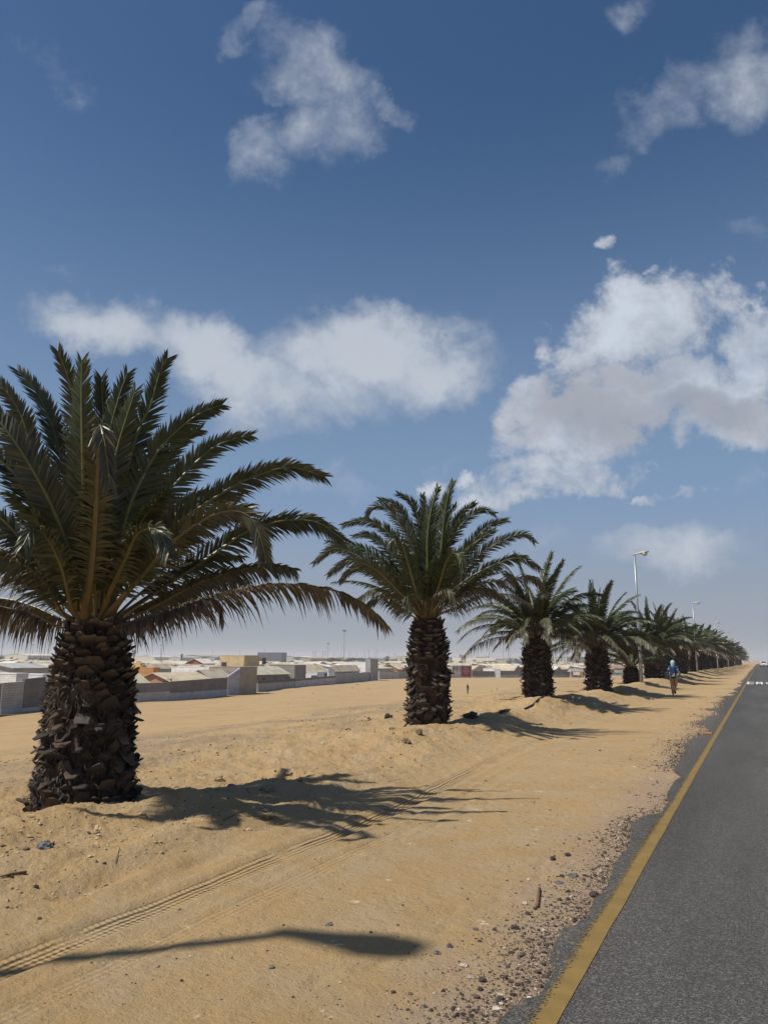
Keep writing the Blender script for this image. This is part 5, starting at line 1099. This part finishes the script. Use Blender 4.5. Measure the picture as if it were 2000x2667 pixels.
# ------------------------------------------------------------------ people
import bmesh
def skin_obj(name, joints, edges, m, parent, sub=1, root=0):
    me = bpy.data.meshes.new(name); me.from_pydata([j[0] for j in joints], edges, []); o = bpy.data.objects.new(name, me); COL.objects.link(o); o.parent = parent
    bpy.context.view_layer.objects.active = o
    md = o.modifiers.new('skin', 'SKIN'); md.use_smooth_shade = True
    for i, v in enumerate(me.skin_vertices[0].data):
        r = joints[i][1]; v.radius = r if isinstance(r, tuple) else (r, r); v.use_root = (i == root)
    s = o.modifiers.new('sub', 'SUBSURF'); s.levels = sub; s.render_levels = sub
    me.materials.append(m); return o
def person(loc, rz, Ht, label, c, pose):
    """c: skin, top, sleeve, trousers, shoe, head cover; pose: dict of joints for a 1.7 m figure walking along +Y"""
    k = Ht/1.7; root = empty('person', loc, rz, label=label, cat='person'); root.scale = (k, k, k)
    SK = mat('skin_'+str(c['skin']), c['skin'], .6, .05, 5)
    J = [((0,0,.92),.10),((0,.01,1.05),.10),((0,.01,1.22),.12),((0,0,1.38),.11),((0,0,1.47),.05),((0,.015,1.53),.065),((0,.02,1.60),.085),((0,.015,1.66),.055)]
    E = [(0,1),(1,2),(2,3),(3,4),(4,5),(5,6),(6,7)]
    def chain(start, pts):
        p = start
        for q in pts: J.append(q); E.append((p, len(J)-1)); p = len(J)-1
        return p
    hands = []
    for s, key in ((-1, 'armL'), (1, 'armR')):
        el, wr, hd = pose[key]
        w = chain(3, [((s*.15,0,1.39),.055),(el,.04),(wr,.027),(hd,.03)]); hands.append((w, np.array(hd), nrm(np.array(hd)-np.array(wr)), s))
    for (w, hd, d, s) in hands:
        sd = nrm(np.cross(d, np.array([s*1., 0, 0.])))
        for f in range(4):
            o = hd+sd*(.024-.016*f); l = (.065, .075, .07, .055)[f]; cu = np.array([-s*.012, 0, 0])
            chain(w, [(tuple(o+d*.035), .009), (tuple(o+d*(.035+l*.5)+cu*.4), .0085), (tuple(o+d*(.035+l)+cu*1.6), .007)])
        chain(w, [(tuple(hd+sd*.035+d*.0), .010), (tuple(hd+sd*.05+d*.035), .008)])
    for s, key in ((-1, 'legL'), (1, 'legR')):
        kn, an, toe = pose[key]; chain(0, [((s*.085,0,.86),.085),(kn,.055),(an,.035),(toe,.03)])
    skin_obj('body', J, E, SK, root)
    def garment(name, parts, m):
        mb = MB()
        for pts, rad, fl in parts: mb.tube(pts, rad, 12, flat=fl)
        return mb.build(name, m, root, smooth=True)
    cm = lambda n, col: mat('cloth_%s_%s' % (n, '_'.join(str(int(x*100)) for x in col)), col, .85, .15, 25, bump=.3, bscale=18, bump_d=.01)
    garment('shirt', [([(0,0,.84),(0,.005,.95),(0,.01,1.1),(0,.01,1.25),(0,0,1.38),(0,0,1.455),(0,.0,1.49)], [.175,.17,.155,.17,.185,.12,.06], .68)]+
        [([(s*.12,0,1.41),(s*.19,0,1.36),tuple(np.array(pose[a][0])*.75+np.array((s*.19,0,1.38))*.25)], [.075,.075,.065], 1.) for s, a in ((-1,'armL'),(1,'armR'))], cm('top', c['top']))
    for s, a in ((-1,'armL'),(1,'armR')):
        el, wr, hd = pose[a]; garment('sleeve', [([(s*.19,0,1.34),el,tuple(np.array(el)*.5+np.array(wr)*.5),wr,tuple(np.array(wr)*.8+np.array(hd)*.2)], [.058,.052,.046,.038,.034], 1.)], cm('sleeve', c['sleeve']))
    P = []
    for s, a in ((-1,'legL'),(1,'legR')):
        kn, an, toe = pose[a]; P.append(([(s*.075,0,.95),(s*.09,0,.85),kn,tuple(np.array(kn)*.45+np.array(an)*.55),tuple(np.array(an)+np.array((0,0,.02)))], [.10,.112,.085,.072,.062], 1.))
    garment('trousers', P+[([(0,0,.82),(0,0,.9),(0,.005,.99)], [.15,.175,.165], .72)], cm('trousers', c['trousers']))
    for s, a in ((-1,'legL'),(1,'legR')):
        kn, an, toe = [np.array(q) for q in pose[a]]; b = an-(toe-an)*.35+np.array((0,0,-.05)); b[2] = max(b[2], .035)
        sh = garment('shoe', [([b, an+np.array((0,0,-.03)), (an+toe)/2+np.array((0,0,-.01)), toe+nrm(toe-an)*.03], [.035,.05,.045,.028], .8)], cm('shoe', c['shoe']))
    if c.get('cover'): garment('head_scarf', [([(0,-.01,1.40),(0,-.015,1.47),(0,-.01,1.53),(0,0,1.60),(0,.005,1.67),(0,.01,1.72),(0,.01,1.74)], [.10,.085,.10,.112,.10,.06,.015], 1.)], cm('scarf', c['cover']))
    else: garment('hair', [([(0,-.02,1.56),(0,-.01,1.62),(0,0,1.68),(0,.005,1.705)], [.088,.098,.075,.02], 1.)], cm('hair', (.012,.01,.01)))
    fm = MB(); fm.tube([(0,.10,1.61),(0,.125,1.585),(0,.105,1.575)], [.008,.014,.01], 6)
    fm.build('nose', SK, root)
    return root, k
PW_ = onz(1757, 1811, -.06); PW_[2] = Hs(PW_[0], PW_[1])
wk, kk = person(PW_, .02, 1.68, 'person in blue headscarf, navy top and orange trousers walking away along the sandy verge', dict(skin=(.12,.07,.05), top=(.035,.05,.16), sleeve=(.11,.30,.34), trousers=(.58,.34,.17), shoe=(.04,.06,.05), cover=(.30,.50,.53)),
  dict(armL=((-.25,-.03,1.14),(-.25,.04,.90),(-.245,.07,.82)), armR=((.27,-.03,1.14),(.33,.06,.92),(.355,.10,.85)), legL=((-.085,.05,.47),(-.07,-.02,.09),(-.075,.12,.035)), legR=((.07,.02,.48),(.05,-.26,.22),(.055,-.22,.10))))
BKM = mat('bag_black', (.02,.022,.03), .8, .2, 20); mb = MB()
bm = bmesh.new(); bmesh.ops.create_cube(bm, size=1); bmesh.ops.bevel(bm, geom=bm.edges[:], offset=.18, segments=3, affect='EDGES')
mb.add([(v.co.x*.25, v.co.y*.13-.19, v.co.z*.33+1.0) for v in bm.verts], [tuple(v.index for v in f.verts) for f in bm.faces]); bm.free()
bag = mb.build('backpack', BKM, None, smooth=True); bag.location = Vector(PW_); bag.scale = (kk, kk, kk); bag.rotation_euler = (0, 0, .02)
tag(bag, 'small black backpack with a striped flag patch worn by the walker', 'backpack')
pm = MB(); y = -.262
pm.add([(-.08,y,.92),(.09,y,.92),(.09,y,1.06)], [(0,1,2)], (.03,.30,.22)); pm.add([(-.08,y,.94),(-.08,y,1.08),(.06,y,1.08)], [(0,2,1)], (.03,.06,.3))
pm.add([(-.085,y-.002,.915),(-.06,y-.002,.915),(.095,y-.002,1.055),(.095,y-.002,1.08),(.07,y-.002,1.08),(-.085,y-.002,.94)], [(0,1,2,3,4,5)], (.75,.7,.72)); pm.add([(-.083,y-.004,.922),(-.07,y-.004,.922),(.088,y-.004,1.068),(.088,y-.004,1.078),(.078,y-.004,1.078),(-.083,y-.004,.932)], [(0,1,2,3,4,5)], (.5,.03,.08))
pm.build('flag_patch', mat('patch', (1,1,1), .7, .05, 9, vcol=True), bag)
for s in (-1, 1): sm = MB(); sm.tube([(s*.08,-.13,.9),(s*.10,-.14,1.2),(s*.1,-.10,1.40),(s*.1,.02,1.455)], .014, 6); sm.build('strap', BKM, bag)
ph = MB(); ph.box(.352, .09, .74, .372, .16, .86); pho = ph.build('phone', BKM); pho.location = Vector(PW_); pho.scale = (kk,)*3; tag(pho, 'small dark phone held in the walker\'s right hand', 'phone')
P2 = ground(1218, 1807)
D2 = (P2-EYE)@_f; h2 = 24.5*D2/FP
person(P2, -.5, h2, 'person in dark clothes standing on the open sand between second and third palms', dict(skin=(.06,.035,.025), top=(.02,.022,.025), sleeve=(.02,.022,.025), trousers=(.06,.075,.08), shoe=(.02,.02,.02)),
  dict(armL=((-.22,.02,1.12),(-.2,.08,.9),(-.19,.12,.82)), armR=((.22,.02,1.12),(.2,.08,.9),(.19,.12,.82)), legL=((-.085,.02,.47),(-.08,0,.08),(-.08,.13,.035)), legR=((.085,.0,.47),(.09,-.05,.08),(.09,.08,.035))))
# ------------------------------------------------------------------ white car far down the lane
Dc = 205.; Pc = atdepth(1989, 1733, Dc); CX, CY = Pc[0], Pc[1]
car = empty('car', (CX, CY, 0), label='white hatchback car driving away down the road', cat='car')
CWH = mat('white_car_paint', (.75,.76,.78), .25, .03, 3, spec=.6); prof = [(-2.0,.35),(-2.05,.55),(-2.0,.95),(-1.85,1.02),(-1.55,1.42),(-1.2,1.52),(.3,1.5),(1.0,1.05),(1.9,.92),(2.1,.6),(2.05,.35)]
mb = MB(); vs = []; fs = []; n = len(prof)
for (xf, ins) in ((-.86, 0), (-.9, 1), (.9, 1), (.86, 0)):
    for (yy_, zz_) in prof: vs.append((xf*(1 if zz_ < 1.03 else .82), yy_, zz_))
for q in range(3):
    for i in range(n): fs.append((q*n+i, q*n+(i+1) % n, (q+1)*n+(i+1) % n, (q+1)*n+i))
fs.append(tuple(range(n))); fs.append(tuple(range(4*n-1, 3*n-1, -1))); mb.add(vs, fs); body = mb.build('body', CWH, car)
CG = mat('car_glass', (.015,.017,.02), .1, .05, 3, spec=.7)
mb = MB(); mb.add([(-.68,-1.855,1.06),(.68,-1.855,1.06),(.6,-1.56,1.44),(-.6,-1.56,1.44)], [(0,1,2,3)]); mb.build('rear_window', CG, car)
for s in (-1, 1):
    mb = MB(); mb.add([(s*.83,-1.5,1.08),(s*.83,.7,1.08),(s*.76,.25,1.44),(s*.76,-1.3,1.44)], [(0,1,2,3)]); mb.build('side_window', CG, car)
    mb = MB(); mb.box(min(s*.62, s*.88), -2.06, .82, max(s*.62, s*.88), -1.99, .98); mb.build('tail_light', mat('tail_light', (.35,.02,.02), .3, .05, 3), car)
    for yq in (-1.3, 1.3):
        mb = MB(); cc_ = [(.34, -.11), (.36, -.08), (.36, .08), (.34, .11)]
        vs = []; fs = []
        for (r_, x_) in cc_:
            for q in range(16): a = 2*pi*q/16; vs.append((s*.8+x_, yq+cos(a)*r_, .34+sin(a)*r_))
        for i in range(3):
            for q in range(16): fs.append((i*16+q, i*16+(q+1) % 16, (i+1)*16+(q+1) % 16, (i+1)*16+q))
        fs.append(tuple(range(15, -1, -1))); fs.append(tuple(range(48, 64))); mb.add(vs, fs); mb.build('wheel', mat('tyre', (.02,.02,.02), .9, .1, 3), car)
mb = MB(); mb.box(-.8, -2.07, .22, .8, -1.9, .42); mb.build('bumper', mat('black_plastic', (.015,.015,.015), .7, .1, 3), car)
mb = MB(); mb.box(-.26, -2.075, .66, .26, -2.052, .78); mb.build('number_plate', mat('plate', (.5,.48,.3), .5, .05, 3), car)
# ------------------------------------------------------------------ stakes and litter on the flat
def stake(px, pb, pt, wpx, label, c=(.04,.03,.025), name='stake', cat='stake'):
    P = ground(px, pb); D = (P-EYE)@_f; h = (pb-pt)*D/FP; w_ = wpx*D/FP/2; mb = MB(); mb.tube([(0,0,-.1),(w_*.2,0,h*.5),(w_*.4,0,h)], [w_,w_*.9,w_*.7], 6)
    mb.build(name, mat('stake_'+str(int(c[0]*100)), c, .9, .2, 9), loc=P, label=label, cat=cat)
stake(815.5, 1809, 1804, 1.3, 'short dark stake standing in the sand below the bluish wall'); stake(751, 1838, 1831, .9, 'thin leaning stake nearest the first palm side'); stake(881, 1815, 1812, 1.2, 'tiny stake right of the short dark stake')
stake(1280, 1802, 1797, 1.2, 'thin stake right of the standing dark person'); stake(1294, 1797, 1792, 1.6, 'dark stump right of the thin stake'); stake(1268, 1797, 1795, 1.3, 'small stub behind the standing dark person')
stake(1508.5, 1772, 1765, 1.1, 'short marker stick between third and fourth palm trunks', (.4,.3,.2))
for (px, py, w_, lb) in ((698, 1806, 3.5, 'larger white scrap of litter below the tan block'), (728.5, 1800, 2.5, 'small white scrap of litter right of the larger one'), (1290, 1820, 3, 'pale scrap on the sand right of the standing person'), (820, 1877, 3, 'pale scrap on the flat sand left of the second palm'), (668, 1816, 2.5, 'pale speck below the tan block'), (1360, 1814, 3, 'pale scrap on the flat left of the third palm')):
    rock(px, py, w_, (.7,.68,.62), lb, .5, 'litter', detail=1)
for o in bpy.data.objects:
    if o.name.startswith('litter'): o['category'] = 'litter'
for (px, py, w_, lb) in ((866, 1787, 5, 'dark clump of debris on the sand below the smooth grey wall'), (930, 1784, 6, 'dark debris clump right of another below the grey wall'), (918, 1793, 6, 'brown debris heap on the mid flat'), (960, 1794, 5, 'small dark lump left of the second palm on the flat'), (792, 1818, 4, 'dark lump left of the short stake'), (832, 1825, 4, 'dark lump below the short stake')):
    rock(px, py, w_, (.10,.07,.05), lb, .4, 'debris', detail=1)
for o in bpy.data.objects:
    if o.name.startswith('debris'): o['category'] = 'debris'
# ------------------------------------------------------------------ light and sky
SAZ = radians(45); SEL = radians(55)          # shadows fall towards (sin, cos) of SAZ
sd = bpy.data.lights.new('sun', 'SUN'); sd.energy = 4.8; sd.angle = radians(.8); sd.color = (1, .945, .84)
so = bpy.data.objects.new('sun', sd); COL.objects.link(so)
dirv = Vector((sin(SAZ)*cos(SEL), cos(SAZ)*cos(SEL), -sin(SEL))); so.rotation_euler = dirv.to_track_quat('-Z', 'Y').to_euler(); so.location = (-20, -15, 40)
w = bpy.data.worlds.new('World'); scn.world = w; w.use_nodes = True; nt = w.node_tree; N = nt.nodes; L = nt.links
bg = N['Background']; sky = N.new('ShaderNodeTexSky'); sky.sky_type = 'NISHITA'; sky.sun_disc = False; sky.sun_elevation = SEL
sky.sun_rotation = atan2(-sin(SAZ), -cos(SAZ)) % (2*pi); sky.altitude = 0; sky.air_density = 1.; sky.dust_density = .6; sky.ozone_density = 2.2
bg.inputs[1].default_value = .085
tc = N.new('ShaderNodeTexCoord')
def vdot(v):
    n = N.new('ShaderNodeVectorMath'); n.operation = 'DOT_PRODUCT'; L.new(tc.outputs['Generated'], n.inputs[0]); n.inputs[1].default_value = tuple(v); return n.outputs['Value']
# cloud field laid on the plane tangent to the sky dome around a fixed compass direction
CF = nrm(np.array([-sin(YAW)*cos(PIT), cos(YAW)*cos(PIT), sin(PIT)])); CRt = nrm(np.cross(CF, np.array([0, 0, 1.]))); CU = np.cross(CRt, CF)
df = mth(N, L, 'MAXIMUM', vdot(CF), .05); U = mth(N, L, 'DIVIDE', vdot(CRt), df); V = mth(N, L, 'DIVIDE', vdot(CU), df)
def noise(scale, det, rough, offs=(0, 0, 0), dist=0., st=(1, 1, 1)):
    c = N.new('ShaderNodeCombineXYZ'); L.new(U, c.inputs[0]); L.new(V, c.inputs[1])
    mp = N.new('ShaderNodeMapping'); mp.inputs['Location'].default_value = offs; mp.inputs['Scale'].default_value = st; L.new(c.outputs[0], mp.inputs[0])
    n = N.new('ShaderNodeTexNoise'); n.inputs['Scale'].default_value = scale; n.inputs['Detail'].default_value = det; n.inputs['Roughness'].default_value = rough; n.inputs['Distortion'].default_value = dist
    L.new(mp.outputs[0], n.inputs['Vector']); return n.outputs[0]
wx = mth(N, L, 'MULTIPLY', mth(N, L, 'SUBTRACT', noise(7, 8, .6, (3, 1, 0)), .5), .17)
wy = mth(N, L, 'MULTIPLY', mth(N, L, 'SUBTRACT', noise(7, 8, .6, (9, 5, 0)), .5), .17)
Uw = mth(N, L, 'ADD', U, wx); Vw = mth(N, L, 'ADD', V, wy)
def blob(px, py, rx, ry, rot=0., amp=1.):
    """px, py in photo pixels become fixed sky bearings"""
    u0 = (px-1000)/FP; v0 = (1333.5-py)/FP; a = radians(rot); rx /= FP; ry /= FP
    du = mth(N, L, 'SUBTRACT', Uw, u0); dv = mth(N, L, 'SUBTRACT', Vw, v0)
    x = mth(N, L, 'ADD', mth(N, L, 'MULTIPLY', du, cos(a)/rx), mth(N, L, 'MULTIPLY', dv, sin(a)/rx))
    y = mth(N, L, 'ADD', mth(N, L, 'MULTIPLY', du, -sin(a)/ry), mth(N, L, 'MULTIPLY', dv, cos(a)/ry))
    r2 = mth(N, L, 'ADD', mth(N, L, 'MULTIPLY', x, x), mth(N, L, 'MULTIPLY', y, y))
    return mth(N, L, 'MULTIPLY', mth(N, L, 'SUBTRACT', 1.0, r2, clamp=True), amp)
def union(bl):
    o = None
    for b in bl:
        s = blob(*b); o = s if o is None else mth(N, L, 'MAXIMUM', o, s)
    return o
def mrg(v, a, b, c=0., d=1., smooth=True):
    n = N.new('ShaderNodeMapRange'); n.interpolation_type = 'SMOOTHSTEP' if smooth else 'LINEAR'
    for i, x in zip((1, 2, 3, 4), (a, b, c, d)): n.inputs[i].default_value = x
    L.new(v, n.inputs[0]); return n.outputs[0]
fine = noise(11, 10, .68, (2, 7, 0), .3); mid = noise(4.2, 7, .6, (5, 2, 0)); wis = noise(3.2, 8, .6, (1, 4, 0), .5, (1, 1.9, 1))
soft = union([(290,850,260,110,-12,1.1),(500,925,220,130,-20,1.1),(690,1000,220,120,-25,1.),(900,930,300,180,0,1.15),(1100,960,270,120,8,1.),(820,1070,340,90,0,.75),(620,900,120,60,0,.6),(1180,870,110,70,0,.45),
  (830,200,240,130,-30,.66),(690,400,140,120,40,.62),(1000,260,90,45,-25,.6),(860,330,200,120,40,.65),(640,80,90,60,0,.5),
  (140,180,150,70,-35,.5),(1940,170,180,150,0,.64),(1730,250,190,100,35,.5),(1600,420,120,60,20,.42),(1600,50,80,70,0,.38),(130,730,90,35,0,.3),(860,1275,230,80,0,.62),(1165,1185,60,35,0,.5),(700,1380,220,50,0,.35),(1780,1435,260,80,0,.7),(1400,1400,200,40,0,.3),(250,1400,200,60,0,.3),(1900,620,90,50,0,.3),(1950,1230,90,60,0,.3)])
s_a = mrg(mth(N, L, 'ADD', soft, mth(N, L, 'ADD', mth(N, L, 'MULTIPLY', mth(N, L, 'SUBTRACT', mid, .5), 2.0), mth(N, L, 'MULTIPLY', mth(N, L, 'SUBTRACT', fine, .5), 1.1))), .12, 1.2)
s_a = mth(N, L, 'MULTIPLY', s_a, mrg(soft, .0, .3))
crisp = union([(1700,830,310,150,8,1.),(1560,850,150,90,20,.9),(1520,930,110,130,0,.8),(1960,880,110,130,0,1.),(1750,1000,360,120,8,1.),(1500,1120,260,110,12,.95),(1390,1080,120,90,-30,.9),(1330,1100,70,40,-35,.8),(1450,1225,260,80,12,.8),(1330,1290,200,50,15,.7),(1900,1080,200,90,0,.8),
  (1561,660,40,30,-10,.6),(1678,703,32,24,10,.6),(1425,826,28,18,0,.5),(1213,1232,36,30,0,.6),(1130,1240,70,45,20,.55),(1755,1250,110,34,15,.6),(1680,1275,50,26,10,.5)])
c_n = mth(N, L, 'ADD', mth(N, L, 'MULTIPLY', mth(N, L, 'SUBTRACT', fine, .5), 2.1), mth(N, L, 'MULTIPLY', mth(N, L, 'SUBTRACT', mid, .5), .8))
c_s = mth(N, L, 'ADD', crisp, c_n); c_a = mth(N, L, 'MULTIPLY', mth(N, L, 'MULTIPLY', mrg(c_s, .16, .72), mrg(crisp, 0., .16)), mrg(noise(2.6, 9, .7, (4, 8, 0), .4), .30, .52, .62, 1.0))
# light tops and grey flat bellies
belly = union([(1560,1080,330,100,8,1.),(1850,1060,260,90,0,1.),(1650,990,250,70,10,.8)])
be = mrg(mth(N, L, 'ADD', belly, mth(N, L, 'MULTIPLY', mth(N, L, 'SUBTRACT', mid, .5), .5)), -.05, 1.05)
def mixc(f, a, c):
    n = N.new('ShaderNodeMix'); n.data_type = 'RGBA'
    for k, v in ((0, f), (6, a), (7, c)):
        if isinstance(v, (int, float)): n.inputs[k].default_value = v
        elif isinstance(v, tuple): n.inputs[k].default_value = (*v, 1)
        else: L.new(v, n.inputs[k])
    return n.outputs[2]
K = 1/.085
cw = tuple(x*K for x in (.62, .68, .77)); cg = tuple(x*K for x in (.38, .40, .45)); cs_ = tuple(x*K for x in (.48, .52, .59)); hz = tuple(x*K for x in (.33, .36, .405))
SKYK = mixc(1., sky.outputs[0], sky.outputs[0])
hs = N.new('ShaderNodeHueSaturation'); hs.inputs['Saturation'].default_value = 1.2; hs.inputs['Value'].default_value = .93; L.new(sky.outputs[0], hs.inputs['Color'])
sepd = N.new('ShaderNodeSeparateXYZ'); L.new(tc.outputs['Generated'], sepd.inputs[0])
c0 = mixc(mrg(sepd.outputs[2], .0, .30, .93, .0), hs.outputs[0], hz)       # dusty air low over the desert
c0 = mixc(mrg(sepd.outputs[2], .05, .66, .92, .0), hs.outputs[0], tuple(x*K for x in (.225, .33, .50))); c0 = mixc(mrg(sepd.outputs[2], .0, .22, .93, .0), c0, hz)
c1 = mixc(mth(N, L, 'MULTIPLY', s_a, .86), c0, mixc(mrg(s_a, .4, 1.), cs_, tuple(x*K for x in (.56, .60, .66))))
thick = mrg(mth(N, L, 'ADD', c_s, mth(N, L, 'MULTIPLY', mth(N, L, 'SUBTRACT', fine, .5), .9)), .45, 1.25); cc = mixc(be, mixc(thick, cs_, cw), cg)
c2 = mixc(mth(N, L, 'MULTIPLY', c_a, .93), c1, cc)
L.new(c2, bg.inputs[0])
# ------------------------------------------------------------------ haze
hb = MB(); hb.box(-5000, -5000, -7.5, 5000, 5000, 32)
hm = bpy.data.materials.new('haze'); hm.use_nodes = True; n2 = hm.node_tree; n2.nodes.clear()
ou = n2.nodes.new('ShaderNodeOutputMaterial'); pv = n2.nodes.new('ShaderNodeVolumePrincipled'); pv.inputs['Color'].default_value = (.82, .86, .95, 1); pv.inputs['Density'].default_value = .00026; pv.inputs['Anisotropy'].default_value = .1
n2.links.new(pv.outputs[0], ou.inputs['Volume'])
HAZE = True
if HAZE: hb.build('haze', hm, kind='stuff', label='thin dusty haze hanging over the plain')
scn.view_settings.view_transform = 'Standard'; scn.view_settings.look = 'None'; scn.view_settings.exposure = 0; scn.view_settings.gamma = 1
scn.cycles.max_bounces = 6; scn.cycles.volume_bounces = 1; scn.cycles.transparent_max_bounces = 6
